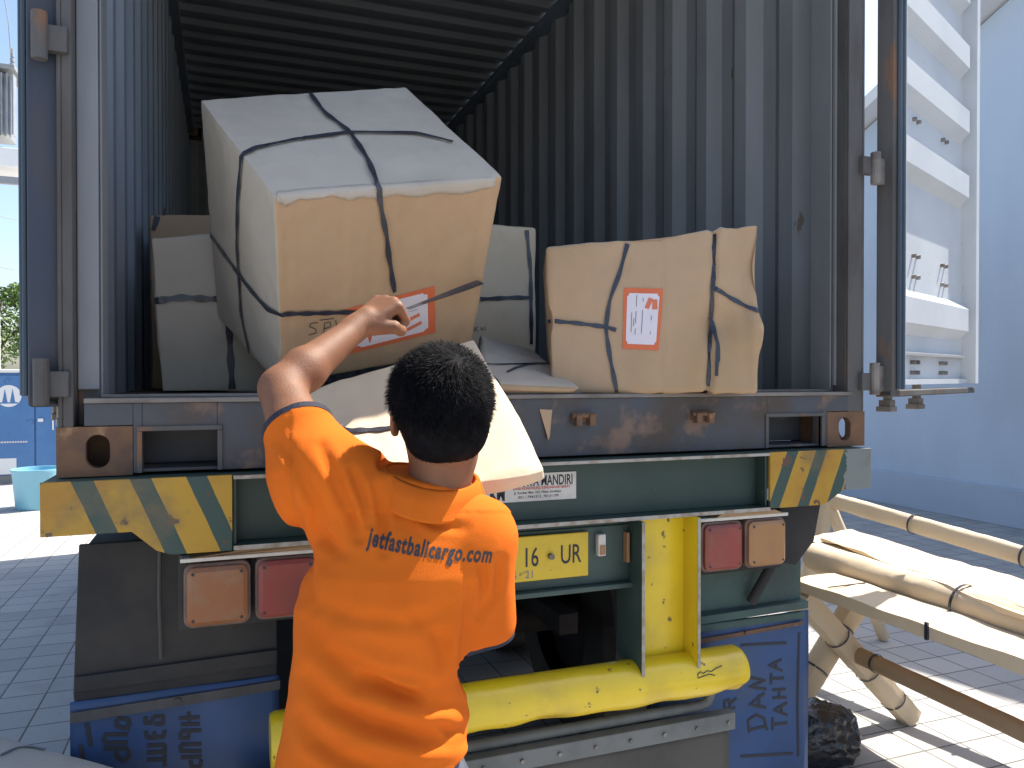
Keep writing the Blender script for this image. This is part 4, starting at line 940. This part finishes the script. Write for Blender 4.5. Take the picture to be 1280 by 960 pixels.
# tree
def leaves(mb, cen, rad, n, size, rng):
    for _ in range(n):
        while True:
            p = rng.uniform(-1, 1, 3)
            if p @ p < 1: break
        p = p * (.55 + .45 * rng.random()) if rng.random() < .4 else p / np.linalg.norm(p) * rng.uniform(.7, 1.05)
        c = cen + p * rad; a = rng.normal(size=3); a /= np.linalg.norm(a); b = np.cross(a, rng.normal(size=3)); b /= np.linalg.norm(b); s = size * rng.uniform(.6, 1.3)
        mb.add([c - a * s, c + b * s * .45, c + a * s, c - b * s * .45], [(0, 1, 2, 3)])
rng = np.random.default_rng(3)
tc0 = P(5, 400, D=26); te = empty('green_tree', (tc0[0] - .6, tc0[1], 0), 'bright green leafy tree beyond the blue cabinet at the left edge', 'tree')
mb = MB(); mb.tube([(tc0[0] - .6, tc0[1], 0), (tc0[0] - .5, tc0[1], 1.4), (tc0[0] - .6, tc0[1], 2.6)], [.16, .12, .07], 10)
for dx, dy, dz in ((.7, .2, 3.6), (-.8, .3, 3.7), (.1, -.6, 4.1)): mb.tube([(tc0[0] - .55, tc0[1], 1.8), (tc0[0] + dx * .5 - .3, tc0[1] + dy * .5, 2.9), (tc0[0] + dx, tc0[1] + dy, dz)], [.07, .05, .02], 8)
mb.build('trunk', barkm, te, smooth=True)
mb = MB()
for dx, dy, dz, r in ((.1, 0, 3.6, .9), (-1.0, .3, 3.3, .9), (.8, .4, 2.9, .8), (-.2, -.5, 2.6, .9), (-.6, .2, 4.3, .7), (.4, .2, 4.4, .55), (-1.7, 0, 2.6, .7), (1.2, 0, 3.7, .5)):
    leaves(mb, np.array([tc0[0] + dx, tc0[1] + dy, dz]), np.array([r, r, r * .8]), 900, .075, rng)
mb.build('crown', leafm, te)
# transformer on a platform
tp = empty('pole_transformer', (-4.6, 14.4, 0), 'grey power transformer with cooling fins on a pole platform, high on the left', 'transformer')
c0, c1 = P(-40, 95, D=14), P(23, 178, D=14)
zb_, zt_ = c1[2], c0[2]; xa, xb = c0[0], c1[0]
for x in (xa - .9, xa - .1): MB().tube([(x, 14.4, 0), (x, 14.4, zt_ + 2.2)], [.17, .12], 14).build('pole', concrete, tp)
mb = MB(); mb.box(xa - .5, xb - .15, 14.15, 14.8, zb_ + .08, zt_); mb.build('tank', greyp, tp, bevel=.02)
for i in range(16):
    x = xa - .45 + i * (xb - xa + .5) / 16; MB().box(x, x + .03, 13.92, 14.15, zb_ + .05, zt_ - .08).build('fin', greyp, tp)
MB().box(xa - .6, xb + .02, 13.9, 14.9, zt_, zt_ + .08).build('tank_lid', greyp, tp, bevel=.01)
zz = P(10, 190, D=14)[2]; MB().box(xa - 1.2, xb + .1, 13.9, 14.9, zz - .35, zz - .02).build('platform_beam', whitep, tp, bevel=.01)
MB().box(xa - 1.2, xb + .1, 13.95, 14.05, zz - .65, zz - .52).build('platform_beam', greyp, tp, bevel=.01)
for dx in (.10, .35):
    mb = MB(); x = xb - dx
    for k in range(4): mb.tube([(x, 14.3, zt_ + .08 + k * .09), (x, 14.3, zt_ + .14 + k * .09)], .05 - .006 * k, 12)
    mb.tube([(x, 14.3, zt_ + .08), (x, 14.3, zt_ + .5)], .018, 8); mb.build('insulator', greyp, tp)
def wire(pts, r, label):
    o = MB().tube(pts, r, 6).build('overhead_wire', greyp, org=pts[0]); tag(o, label, 'wire', 'overhead wires on the left')
a = P(-60, 245, D=14); b = P(60, 262, D=30); wire([a + (b - a) * s - Zv * .4 * math.sin(math.pi * s) for s in np.linspace(0, 1, 12)], .012, 'thin overhead wire just below the pole transformer')
a = P(-60, 312, D=14); b = P(60, 330, D=30); wire([a + (b - a) * s - Zv * .3 * math.sin(math.pi * s) for s in np.linspace(0, 1, 12)], .012, 'thin overhead wire just above the green tree')
a = P(3, -20, D=14.2); b = P(14, 75, D=14.3); wire([a, (a + b) / 2 + Rv * .03, b], .010, 'thin wire dropping from above to the transformer insulator')

# ------------------------------------------------------------------ the worker
import openvdb
class SDF:
    def __init__(s, lo, hi, h):
        s.lo = np.array(lo, float); s.h = h; s.n = np.ceil((np.array(hi) - s.lo) / h).astype(int) + 1
        s.a = np.full(s.n, .2, np.float32)
    def sub(s, lo, hi, pad):
        i0 = np.clip(np.floor((np.array(lo) - pad - s.lo) / s.h).astype(int), 0, s.n - 1); i1 = np.clip(np.ceil((np.array(hi) + pad - s.lo) / s.h).astype(int) + 1, 1, s.n)
        g = np.meshgrid(*[s.lo[k] + s.h * np.arange(i0[k], i1[k]) for k in range(3)], indexing='ij')
        return tuple(slice(i0[k], i1[k]) for k in range(3)), np.stack(g, -1)
    def put(s, sl, d, k, cut=False):
        d = d.astype(np.float32); b = s.a[sl]
        if cut: s.a[sl] = -smin(-b, d, k) if k > 0 else np.maximum(b, -d)
        else: s.a[sl] = smin(b, d, k) if k > 0 else np.minimum(b, d)
    def cone(s, a, b, r1, r2, k=.01, cut=False, sc=None):
        a, b = np.array(a, float), np.array(b, float); r = max(r1, r2)
        sl, X = s.sub(np.minimum(a, b) - r, np.maximum(a, b) + r, k * 2 + .02)
        ab = b - a; L2 = ab @ ab; t = np.clip(((X - a) @ ab) / L2, 0, 1); d = np.linalg.norm(X - a - t[..., None] * ab, axis=-1) - (r1 + (r2 - r1) * t)
        s.put(sl, d, k, cut)
    def ell(s, c, ax, rad, k=.01, cut=False):
        c = np.array(c, float); A = np.array(ax, float); rad = np.array(rad, float); r = rad.max()
        sl, X = s.sub(c - r, c + r, k * 2 + .02); q = (X - c) @ A.T; k0 = np.linalg.norm(q / rad, axis=-1); k1 = np.linalg.norm(q / rad ** 2, axis=-1)
        d = k0 * (k0 - 1) / (k1 + 1e-9); s.put(sl, d, k, cut)
    def loft(s, rows, ux, uy, k=.01, pw=2.2):
        """rows: (z, centre xyz, a, b) elliptical slices stacked in z"""
        rows = sorted(rows, key=lambda r: r[0]); zs = np.array([r[0] for r in rows]); C = np.array([r[1] for r in rows]); A = np.array([r[2] for r in rows]); B = np.array([r[3] for r in rows])
        m = max(A.max(), B.max()); sl, X = s.sub(C.min(0) - m, C.max(0) + m, .03)
        z = X[..., 2]; zc = np.clip(z, zs[0], zs[-1]); cx = [np.interp(zc, zs, C[:, i]) for i in range(2)]
        a = np.interp(zc, zs, A); b = np.interp(zc, zs, B); dx = X[..., 0] - cx[0]; dy = X[..., 1] - cx[1]
        u = dx * ux[0] + dy * ux[1]; v = dx * uy[0] + dy * uy[1]; rr = (np.abs(u / a) ** pw + np.abs(v / b) ** pw) ** (1 / pw)
        d = (rr - 1) * np.minimum(a, b) * .9; ez = np.abs(z - zc); d = np.where(ez > 0, np.sqrt(np.maximum(d, 0) ** 2 + ez ** 2) + np.minimum(d, 0) * (ez <= 0), d)
        s.put(sl, d, k)
    def mesh(s, smooth=2):
        g = openvdb.FloatGrid(.2); g.copyFromArray(np.clip(s.a, -.2, .2)); v, q = g.convertToQuads(isovalue=0.0)[:2]
        V = np.array(v) * s.h + s.lo; F = np.array(q)
        e = np.concatenate([F[:, [0, 1]], F[:, [1, 2]], F[:, [2, 3]], F[:, [3, 0]]]); 
        for _ in range(smooth):
            acc = np.zeros_like(V); cnt = np.zeros(len(V)); np.add.at(acc, e[:, 0], V[e[:, 1]]); np.add.at(acc, e[:, 1], V[e[:, 0]]); np.add.at(cnt, e[:, 0], 1); np.add.at(cnt, e[:, 1], 1)
            V = V * .4 + .6 * acc / cnt[:, None]
        # keep the largest connected piece only
        lab = np.arange(len(V))
        while True:
            m_ = np.minimum(lab[e[:, 0]], lab[e[:, 1]]); new = lab.copy(); np.minimum.at(new, e[:, 0], m_); np.minimum.at(new, e[:, 1], m_); new = new[new]
            if (new == lab).all(): break
            lab = new
        u, c = np.unique(lab, return_counts=True); keep = lab == u[c.argmax()]; idx = -np.ones(len(V), int); idx[keep] = np.arange(keep.sum())
        return V[keep], idx[F[keep[F[:, 0]]]]
def D_(px, py, d): return P(px, py, D=d)
ux, uy = Rv, Fv
pr_ = empty('person', D_(465, 1800, 1.42) * np.array([1, 1, 0]), 'worker seen from behind, orange polo shirt, left arm raised to grip a black strap', 'person')

# ---- joints
SHL, ELL_, WRL = D_(392, 594, 1.43), D_(352, 486, 1.56), D_(445, 410, 1.735)
HAND = D_(482, 388, 1.795)
SHR, ELR, WRR = D_(590, 672, 1.42), D_(592, 785, 1.50), D_(560, 690, 1.66)
NK0, NK1 = D_(540, 640, 1.43), D_(556, 560, 1.42)
HC = D_(548, 512, 1.41)
yaw, pit, rol = R_(24), R_(12), R_(3)
hf = (Fv * math.cos(yaw) - Rv * math.sin(yaw)) * math.cos(pit) + Zv * math.sin(pit); hr = np.cross(hf, Zv); hr /= np.linalg.norm(hr)
hu = np.cross(hr, hf); hr = hr * math.cos(rol) + hu * math.sin(rol); hu = np.cross(hr, hf)
HA = np.array([hr, hf, hu])
def Hd(x, y, z): return HC + hr * x + hf * y + hu * z
zhip = .90
HIPC = D_(466, 955, 1.42)
def leg_joints(s):
    hip = HIPC + Rv * s * .085 + np.array([0, 0, -.06]); kn = np.array([hip[0], hip[1], .47]) + Rv * s * .02 + Fv * .03; an = np.array([hip[0], hip[1], .09]) + Rv * s * .03 - Fv * .02
    return hip, kn, an
B = SDF((.05 - .1, -1.35, -.01), (1.35, .05, 1.95), .0042)
# torso, pelvis and legs
def row(py, xl, xr, dc, b, gx=0):
    c = D_((xl + xr) / 2, py, dc); a = (xr - xl) / 2 / FPX * dc; return (c[2], c, a - gx, b - gx)
T_rows = [row(655, 420, 615, 1.43, .085), row(700, 405, 612, 1.42, .112), row(760, 385, 596, 1.42, .118), row(830, 380, 578, 1.42, .112), row(900, 368, 576, 1.42, .112), row(960, 358, 572, 1.42, .118), row(1010, 362, 570, 1.42, .11)]
B.loft([(z, c, a - .012, b - .012) for z, c, a, b in T_rows], ux, uy, .02)
B.cone(SHL + Rv * .06 - Zv * .03, SHR - Rv * .05 - Zv * .01, .045, .045, .03); B.cone(NK0 - Zv * .03, NK1, .064, .056, .02)
for s in (-1, 1):
    h_, k_, a_ = leg_joints(s); B.cone(h_, k_, .085, .056, .03); B.cone(k_, a_, .054, .038, .02); B.cone(a_ - Zv * .03, a_ - Zv * .055 + Fv * .14, .036, .03, .02)
# arms
B.cone(SHL, (SHL + ELL_) / 2, .044, .052, .02); B.cone((SHL + ELL_) / 2, ELL_, .053, .045, .02); mid = ELL_ + (WRL - ELL_) * .28
B.cone(ELL_, mid + Zv * .002, .043, .046, .015); B.cone(mid, WRL, .045, .028, .015)
B.cone(SHR, ELR, .046, .042, .02); B.cone(ELR, ELR + (WRR - ELR) * .3, .041, .043, .015); B.cone(ELR + (WRR - ELR) * .3, WRR, .042, .027, .015)
# head
B.ell(Hd(0, -.008, .022), HA, (.079, .095, .086), .0); B.ell(Hd(0, .030, -.040), HA, (.058, .062, .066), .03); B.ell(Hd(0, .05, -.085), HA, (.033, .032, .026), .025)
B.cone(Hd(0, -.045, -.04), NK1, .05, .056, .03); B.cone(Hd(0, .088, .004), Hd(0, .103, -.028), .009, .014, .012); B.ell(Hd(0, .088, -.062), HA, (.024, .010, .0055), .006); B.ell(Hd(0, .088, -.052), HA, (.022, .009, .0045), .006)
for s in (-1, 1):
    B.ell(Hd(s * .030, .080, .010), HA, (.016, .012, .010), .008, cut=True); B.ell(Hd(s * .031, .074, .022), HA, (.020, .012, .006), .01)
    ea = np.array([hr * math.cos(.5 * s) + hf * -math.sin(.5) * 1.0, hf, hu]); ea[0] /= np.linalg.norm(ea[0]); ea[1] = np.cross(ea[2], ea[0])
    B.ell(Hd(s * .084, -.002, -.012), ea, (.007, .018, .031), .006); B.ell(Hd(s * .092, .002, -.008), ea, (.005, .010, .018), .004, cut=True); B.ell(Hd(s * .080, .004, -.036), HA, (.008, .009, .011), .006)
B.cone(Hd(-.02, .098, -.057), Hd(.02, .098, -.057), .0018, .0018, .003, cut=True)
# hands: palm, four curled fingers of different length, thumb across the grip
def hand(W_, dirv, nv, side, closed=1.0, sc=1.0):
    """W_ wrist, dirv hand direction, nv back-of-hand normal, side: +1 thumb towards nv x dirv"""
    dirv = dirv / np.linalg.norm(dirv); nv = nv - dirv * (nv @ dirv); nv /= np.linalg.norm(nv); lat = np.cross(nv, dirv) * side
    def H(u, l, n): return W_ + (dirv * u + lat * l + nv * n) * sc
    B.cone(H(-.02, 0, 0), H(.02, 0, 0), .027 * sc, .026 * sc, .01)
    for l, k in ((.026, .080), (.009, .086), (-.009, .082), (-.026, .073)):     # palm bones to the knuckles
        B.cone(H(.012, l * .55, 0), H(k, l, .004), .0155 * sc, .0125 * sc, .008)
    for i, (l, k, r, L1, L2, L3) in enumerate(((.029, .080, .0098, .040, .026, .020), (.0095, .086, .0102, .044, .029, .021), (-.0105, .082, .0098, .041, .027, .021), (-.0295, .073, .0086, .033, .021, .018))):
        a0, a1, a2 = (R_(x) * closed for x in (78 + 3 * i, 168 + 2 * i, 238))
        p0 = H(k, l, .003); 
        def stp(p, L, a): return p + (dirv * math.cos(a) - nv * math.sin(a)) * L * sc
        p1 = stp(p0, L1, a0); p2 = stp(p1, L2, a1); p3 = stp(p2, L3 * .8, a2)
        B.cone(p0, p1, r * 1.12 * sc, r * sc, .0025); B.cone(p1, p2, r * 1.02 * sc, r * .92 * sc, .002); B.cone(p2, p3, r * .92 * sc, r * .78 * sc, .002)
    t0, t1, t2, t3 = H(.018, .018, -.010), H(.048, .043, -.020), H(.066, .036, -.044), H(.078, .016, -.054)
    B.cone(t0, t1, .0165 * sc, .0135 * sc, .010); B.cone(t1, t2, .0125 * sc, .0112 * sc, .003); B.cone(t2, t3, .0112 * sc, .0085 * sc, .002)
    return H
fa = (WRL - ELL_) / np.linalg.norm(WRL - ELL_)
hdir = D_(500, 372, 1.80) - WRL; hdir = hdir / np.linalg.norm(hdir) * .8 + fa * .2
HL = hand(WRL + fa * .012, hdir, -Fv * .75 - Rv * .35 + Zv * .45, -1, sc=1.17)
hdr = D_(560, 640, 1.68) - WRR
hand(WRR, hdr, Rv * .3 - Fv * .2 + Zv * -.1, 1, closed=.5)
V, F = B.mesh(2)
body = link('body', V, F, skin, pr_, smooth=True); recalc(body)
for s in (-1, 1):
    bm = bmesh.new(); bmesh.ops.create_uvsphere(bm, u_segments=16, v_segments=10, radius=.0115); c = Hd(s * .030, .0745, .008)
    o = link('eye', [np.array(v.co) + c for v in bm.verts], [[v.index for v in f.verts] for f in bm.faces], platew, pr_, smooth=True); bm.free()
    MB().tube([c + hf * .0105, c + hf * .0122], .0052, 12).build('iris', ink, o)
    mb = MB(); mb.tube([Hd(s * .014, .090, .027), Hd(s * .030, .0875, .032), Hd(s * .047, .076, .028)], [.002, .0034, .0016], 8); mb.build('eyebrow', hairm, pr_)

# ---- hair: close-cut cap plus short strands
Hs = SDF(HC - .16, HC + .17, .0035)
Hs.ell(Hd(0, -.012, .026), HA, (.090, .104, .096), 0); Hs.ell(Hd(0, -.045, -.03), HA, (.076, .064, .062), .02)
Hs.ell(Hd(0, .075, -.042), HA, (.095, .068, .082), .008, cut=True)
for s in (-1, 1): Hs.ell(Hd(s * .097, .004, -.030), HA, (.026, .030, .038), .004, cut=True)
Hs.ell(Hd(0, -.03, -.125), HA, (.10, .12, .055), .01, cut=True)
V, F = Hs.mesh(1)
t_h = BVHTree.FromPolygons([tuple(v) for v in V], [tuple(int(i) for i in f) for f in F])
Vn = []
for v in V:
    q = (v - HC); n_ = q / np.linalg.norm(q); w = Vector(v) * 90; Vn.append(v + n_ * (.0006 * noise.noise(w) + .002 * noise.noise(Vector(v) * 30)))
hair = link('hair', Vn, F, hairm, pr_, smooth=True); recalc(hair)
mb = MB(); rg = np.random.default_rng(5); fc = np.array([V[f].mean(0) for f in F])
keep = ((fc - HC) @ hu > -.075)
sel = rg.choice(np.where(keep)[0], 22000)
crown = Hd(.01, -.055, .085)
sv = []; sf = []
for c in fc[sel]:
    n_ = (c - HC) / np.linalg.norm(c - HC); lowf = np.clip(((c - HC) @ hu + .07) / .09, .25, 1); L = .020 * lowf * rg.uniform(.6, 1.2)
    flow = c - crown; flow = flow - n_ * (flow @ n_); fl = np.linalg.norm(flow) + 1e-6; flow = flow / fl; sw = np.cross(n_, flow)
    nz_ = noise.noise(Vector(c) * 26); d = n_ * .42 + flow * (.85 + .3 * nz_) + sw * (.35 + .8 * nz_) + rg.normal(0, .20, 3); d /= np.linalg.norm(d)
    b_ = np.cross(d, n_); b_ /= np.linalg.norm(b_) + 1e-9; p0 = c - n_ * .002; k0 = len(sv); w_ = .0007
    sv += [p0 - b_ * w_, p0 + b_ * w_, p0 + d * L * .6 + b_ * w_ * .6, p0 + d * L * .6 - b_ * w_ * .6, p0 + d * L - n_ * L * .18]; sf += [(k0, k0 + 1, k0 + 2, k0 + 3), (k0 + 3, k0 + 2, k0 + 4)]
link('hair_strands', sv, sf, hairm, hair)['kind'] = 'stuff'

# ---- trousers and shoes
Tr = SDF((.05 - .1, -1.35, .03), (1.2, -.2, 1.0), .008)
Tr.loft([(z, c, a - .001, b - .001) for z, c, a, b in T_rows if z < .99] + [(.80, HIPC + np.array([0, 0, .8 - HIPC[2]]), .168, .118)], ux, uy, .02)
for s in (-1, 1):
    h_, k_, a_ = leg_joints(s); Tr.cone(h_, k_, .098, .075, .03); Tr.cone(k_, a_, .073, .060, .02)
V, F = Tr.mesh(1); V = np.array([v + np.array([1, 1, 0]) * .006 * noise.noise(Vector(v) * 14) for v in V])
m_ = link('trousers', V, F, denim, pr_, smooth=True); recalc(m_)
mb = MB(); c = D_(462, 946, 1.42); pts = [c + Rv * .158 * math.cos(q) + Fv * .112 * math.sin(q) for q in np.linspace(0, 2 * math.pi, 33)]
for s in (-1, 1):
    h_, k_, a_ = leg_joints(s); V, F = blob(a_ - Zv * .045 + Fv * .05, .05, .14, .05, .06, 1.5, s, 3)
    th_ = TH; V = [(a_[0] + Fv[0] * .05 + (v[0] - a_[0] - Fv[0] * .05) * math.cos(-th_) - (v[1] - a_[1] - Fv[1] * .05) * math.sin(-th_), a_[1] + Fv[1] * .05 + (v[0] - a_[0] - Fv[0] * .05) * math.sin(-th_) + (v[1] - a_[1] - Fv[1] * .05) * math.cos(-th_), v[2]) for v in V]
    link('shoe', V, F, shoem, pr_, smooth=True)

# ---- polo shirt
Sh = SDF((0, -1.35, .78), (1.35, -.35, 1.75), .005)
S_rows = [row(640, 430, 612, 1.435, .085), row(668, 412, 622, 1.43, .108), row(705, 386, 618, 1.425, .126), row(760, 373, 603, 1.42, .130), row(830, 369, 583, 1.42, .124), row(880, 362, 582, 1.42, .126), row(930, 350, 586, 1.42, .132), row(975, 342, 588, 1.42, .136), row(1000, 342, 586, 1.42, .136)]
Sh.loft(S_rows, ux, uy, .02)
SLc = D_(372, 535, 1.475)
Sh.cone(D_(450, 640, 1.435), D_(397, 590, 1.45), .082, .086, .04); Sh.cone(D_(402, 612, 1.45), SLc, .082, .066, .03)
Sh.cone(D_(410, 596, 1.43), D_(510, 618, 1.44), .070, .060, .04); Sh.cone(D_(500, 618, 1.44), D_(598, 668, 1.43), .060, .068, .035)
Sh.cone(D_(596, 676, 1.42), D_(608, 775, 1.455), .066, .057, .03)
Sh.cone(D_(530, 628, 1.44), D_(542, 590, 1.43), .082, .074, .03)
# open the cuffs, neck and hem
def halfcut(S_, c, n, rad):
    n = np.array(n) / np.linalg.norm(n); sl, X = S_.sub(np.array(c) - rad, np.array(c) + rad, 0); d = -((X - c) @ n); d = np.maximum(d, np.linalg.norm(X - c, axis=-1) - rad); S_.put(sl, d, 0, cut=True)
sd_ = ELL_ - SHL; sd_ /= np.linalg.norm(sd_); cufL = D_(375, 531, 1.478); halfcut(Sh, cufL, sd_, .16)
cd_ = Fv * .25 - Zv + Rv * .05; cd_ /= np.linalg.norm(cd_); cufR = D_(601, 797, 1.455); 
halfcut(Sh, cufR, cd_, .10)
halfcut(Sh, D_(548, 598, 1.43), (NK1 - NK0), .12)
V, F = Sh.mesh(2)
# normals
def vnorm(V, F):
    n = np.cross(V[F[:, 2]] - V[F[:, 0]], V[F[:, 3]] - V[F[:, 1]]); N = np.zeros_like(V)
    for k in range(4): np.add.at(N, F[:, k], n)
    N /= np.linalg.norm(N, axis=1)[:, None] + 1e-12; return N
Nn = vnorm(V, F); cen = V.mean(0)
if ((V - cen) * Nn).sum() < 0: Nn = -Nn
rel = V - CAM; dep = rel @ Fc; pxx = 640 + FPX * (rel @ Rv) / dep; pyy = 480 - FPX * (rel @ Uc) / dep
FOLDS = [  # (points, width px, depth m): creases pulled by the raised arm and the gathered waist
    ([(402, 560), (420, 600), (438, 640), (448, 672)], 7, .009), ([(440, 590), (455, 625), (462, 655)], 6, .008), ([(470, 612), (478, 650), (480, 690)], 7, .007), ([(385, 640), (400, 665), (425, 690)], 8, .008),
    ([(352, 600), (372, 650), (385, 700), (392, 760)], 8, .008), ([(365, 560), (385, 610), (405, 650)], 7, .008), ([(520, 640), (545, 655), (580, 660)], 7, .004),
    ([(380, 745), (440, 772), (510, 780), (575, 755)], 10, .004),
    ([(388, 775), (408, 815), (450, 850), (515, 868), (580, 862)], 11, .012), ([(386, 845), (412, 880), (460, 905), (530, 925), (584, 922)], 11, .013), ([(420, 812), (470, 838), (530, 850)], 8, .007),
    ([(455, 846), (495, 868), (535, 882), (575, 880)], 8, .010), ([(378, 895), (396, 925), (430, 950), (480, 962)], 10, .009), ([(545, 905), (565, 915), (585, 908)], 6, .006),
    ([(600, 700), (606, 735), (598, 770)], 6, .007), ([(625, 700), (620, 740), (600, 770)], 6, .007), ([(590, 735), (583, 790), (575, 850)], 8, .009), ([(350, 550), (362, 575), (368, 610)], 6, .005), ([(520, 770), (550, 800), (560, 850)], 10, .005)]
disp = np.zeros(len(V)); facing = (Nn @ Fc) < .25
for pts, wd, dp in FOLDS:
    pts = np.array(pts, float); best = np.full(len(V), 1e9); bt_ = np.zeros(len(V)); sg = np.zeros(len(V)); Ls = np.linalg.norm(np.diff(pts, axis=0), axis=1); cum = np.concatenate([[0], np.cumsum(Ls)])
    # smooth the guide
    for k in range(len(pts) - 1):
        a_, d_ = pts[k], pts[k + 1] - pts[k]; t_ = np.clip(((pxx - a_[0]) * d_[0] + (pyy - a_[1]) * d_[1]) / (d_ @ d_), 0, 1)
        qx, qy = pxx - a_[0] - t_ * d_[0], pyy - a_[1] - t_ * d_[1]; dd = np.hypot(qx, qy); m = dd < best
        best = np.where(m, dd, best); bt_ = np.where(m, (cum[k] + t_ * Ls[k]) / cum[-1], bt_); sg = np.where(m, np.sign(d_[0] * qy - d_[1] * qx), sg)
    env = np.sin(np.pi * np.clip(bt_, .04, .96)) ** .5; env[(best > wd * 4)] = 0; sd2 = best * sg / wd
    disp += facing * env * dp * 1.25 * (-np.exp(-sd2 ** 2) + .55 * np.exp(-((sd2 - 1.7) / 1.1) ** 2) + .35 * np.exp(-((sd2 + 1.8) / 1.2) ** 2))
ns = np.array([noise.noise(Vector((v[0] * 5, v[1] * 5, v[2] * 11))) * .003 + noise.noise(Vector((v[0] * 16 + v[2] * 9, v[1] * 16, v[2] * 14))) * .0016 for v in V])
low_f = np.clip((1.18 - V[:, 2]) / .25, 0, 1) * .6 + .4
shd = (pyy < 640) & (pxx > 365); disp = np.where(shd, np.clip(disp, -.004, .006) + .002, disp)
V = V + Nn * (disp + ns * low_f)[:, None]
# hem cut that rides up at the right
shirt = link('shirt', V, F, shirtm, pr_, smooth=True)
bm = bmesh.new(); bm.from_mesh(shirt.data); og = Vector(root_org(shirt))
pA, pB = Vector(D_(490, 966, 1.42)) - og, Vector(D_(588, 928, 1.42)) - og
hn = (pB - pA).cross(Vector(Fv)); hn = hn if hn.z < 0 else -hn
bmesh.ops.bisect_plane(bm, geom=bm.verts[:] + bm.edges[:] + bm.faces[:], plane_co=pA, plane_no=hn, clear_outer=True)
bm.to_mesh(shirt.data); bm.free(); recalc(shirt)
for p_ in shirt.data.polygons: p_.use_smooth = True
sm_ = shirt.modifiers.new('hem', 'SOLIDIFY'); sm_.thickness = .002; sm_.offset = -1
st_ = bvh(shirt)
def cuff(c, n, rr, w, name):
    """band that follows the sleeve end, found by casting rays outwards from the axis"""
    n = np.array(n) / np.linalg.norm(n); a = np.cross(n, Zv); a /= np.linalg.norm(a); b = np.cross(n, a); mb = MB(); P0 = []
    for k in range(41):
        q = 2 * math.pi * k / 40; d = a * math.cos(q) + b * math.sin(q); o_ = np.array(c) - n * .006
        h = st_.ray_cast(Vector(o_ + d * .16), Vector(-d)); r_ = (.16 - h[3]) if h[0] is not None and h[3] < .13 else rr
        P0.append(o_ + d * (min(r_, rr * 1.35) - .0005))
    P0[-1] = P0[0]
    mb.ribbon(P0, [p - np.array(c) for p in P0], w, th=.0022); return mb.build(name, navy, shirt)
cuff(cufL, sd_, .070, .011, 'cuff_band'); cuff(cufR, cd_, .058, .008, 'cuff_band')
# collar: folded band round the neck
def collar():
    nb = 60; v = []; f = []
    ax = NK1 - NK0; ax /= np.linalg.norm(ax); c0 = D_(537, 606, 1.432)
    ax = ax * .8 + np.array([0, 0, .2]) + Fv * -.10; ax /= np.linalg.norm(ax); a = Rv - ax * (Rv @ ax); a /= np.linalg.norm(a); b = np.cross(ax, a)
    prof = [(.0, -.002, 1), (.012, .012, 1), (.010, .020, 1), (.018, .018, 1), (.030, -.004, 1), (.040, -.026, 1), (.043, -.030, 1), (.038, -.031, 1)]
    for k in range(nb + 1):
        q = 2 * math.pi * k / nb; d = a * math.cos(q) + b * math.sin(q)
        back = max(0, (-d) @ Fv)
        for (o, z, _) in prof:
            r = .072 + .010 * abs(math.cos(q)) + (o - .008) * (.80 + .25 * math.sin(q * 3)) ; p = c0 + d * r + ax * (z + .004 * math.sin(2 * q + 1))
            v.append(p)
    m = len(prof)
    for k in range(nb):
        for j in range(m - 1): f.append((k * m + j, (k + 1) * m + j, (k + 1) * m + j + 1, k * m + j + 1))
    o = link('collar', v, f, shirtm, shirt, smooth=True, solid=.0015); return o
collar()
# lettering across the back
def onshirt(px, py):
    h = hit(st_, px, py); return (h[0] - np.array(ray(px, py)) * .0009) if h else D_(px, py, 1.28)
def tmap(x, y):
    u = x / 7.45; px = 459 + 155 * u; base = 681 + 22 * u - 9 * math.sin(math.pi * u) * 0 + 5 * math.sin(math.pi * u); k = 31.5 * (1 - .12 * u)
    ang = .13 - .10 * u
    return onshirt(px + y * k * (.22), base - y * k)
def text_width(body, bold):
    c_ = bpy.data.curves.new('w', 'FONT'); c_.body = body; c_.offset = bold; c_.space_character = 1.14; o_ = bpy.data.objects.new('w', c_); COL.objects.link(o_); bpy.context.view_layer.update(); w_ = o_.dimensions.x; bpy.data.objects.remove(o_); return w_
TW = text_width('jetfastbalicargo.com', .022)
text_obj('shirt_lettering', 'jetfastbalicargo.com', None, None, None, ink, shirt, bold=.031, sp=1.14, mapf=lambda x, y: tmap(x * 7.45 / TW, y))

# ------------------------------------------------------------------ separate pieces of repeated parts become parts of their own
def split_islands(names):
    for o in [q for q in bpy.data.objects if q.type == 'MESH' and q.name.split('.')[0] in names]:
        me = o.data; n = len(me.vertices); lab = list(range(n))
        def find(a):
            while lab[a] != a: lab[a] = lab[lab[a]]; a = lab[a]
            return a
        for e in me.edges: lab[find(e.vertices[0])] = find(e.vertices[1])
        gr = {}
        for p in me.polygons: gr.setdefault(find(p.vertices[0]), []).append(p)
        if len(gr) < 2: continue
        co = [v.co[:] for v in me.vertices]; mi = list(me.materials)
        for k, ps in enumerate(list(gr.values())):
            vs = sorted({i for p in ps for i in p.vertices}); ix = {v: i for i, v in enumerate(vs)}
            nm = bpy.data.meshes.new(o.name); nm.from_pydata([co[i] for i in vs], [], [[ix[i] for i in p.vertices] for p in ps])
            for m_2 in mi: nm.materials.append(m_2)
            if k == 0: first = nm; continue
            c = o.copy(); c.data = nm; COL.objects.link(c)
        o.data = first
split_islands({'lamp_hood', 'lamp_bracket', 'recess_frame', 'beam_edge', 'beam_end_plate', 'flange_edge', 'reflector', 'bolt', 'screw', 'cross_member', 'landing_leg', 'gasket', 'tie'})
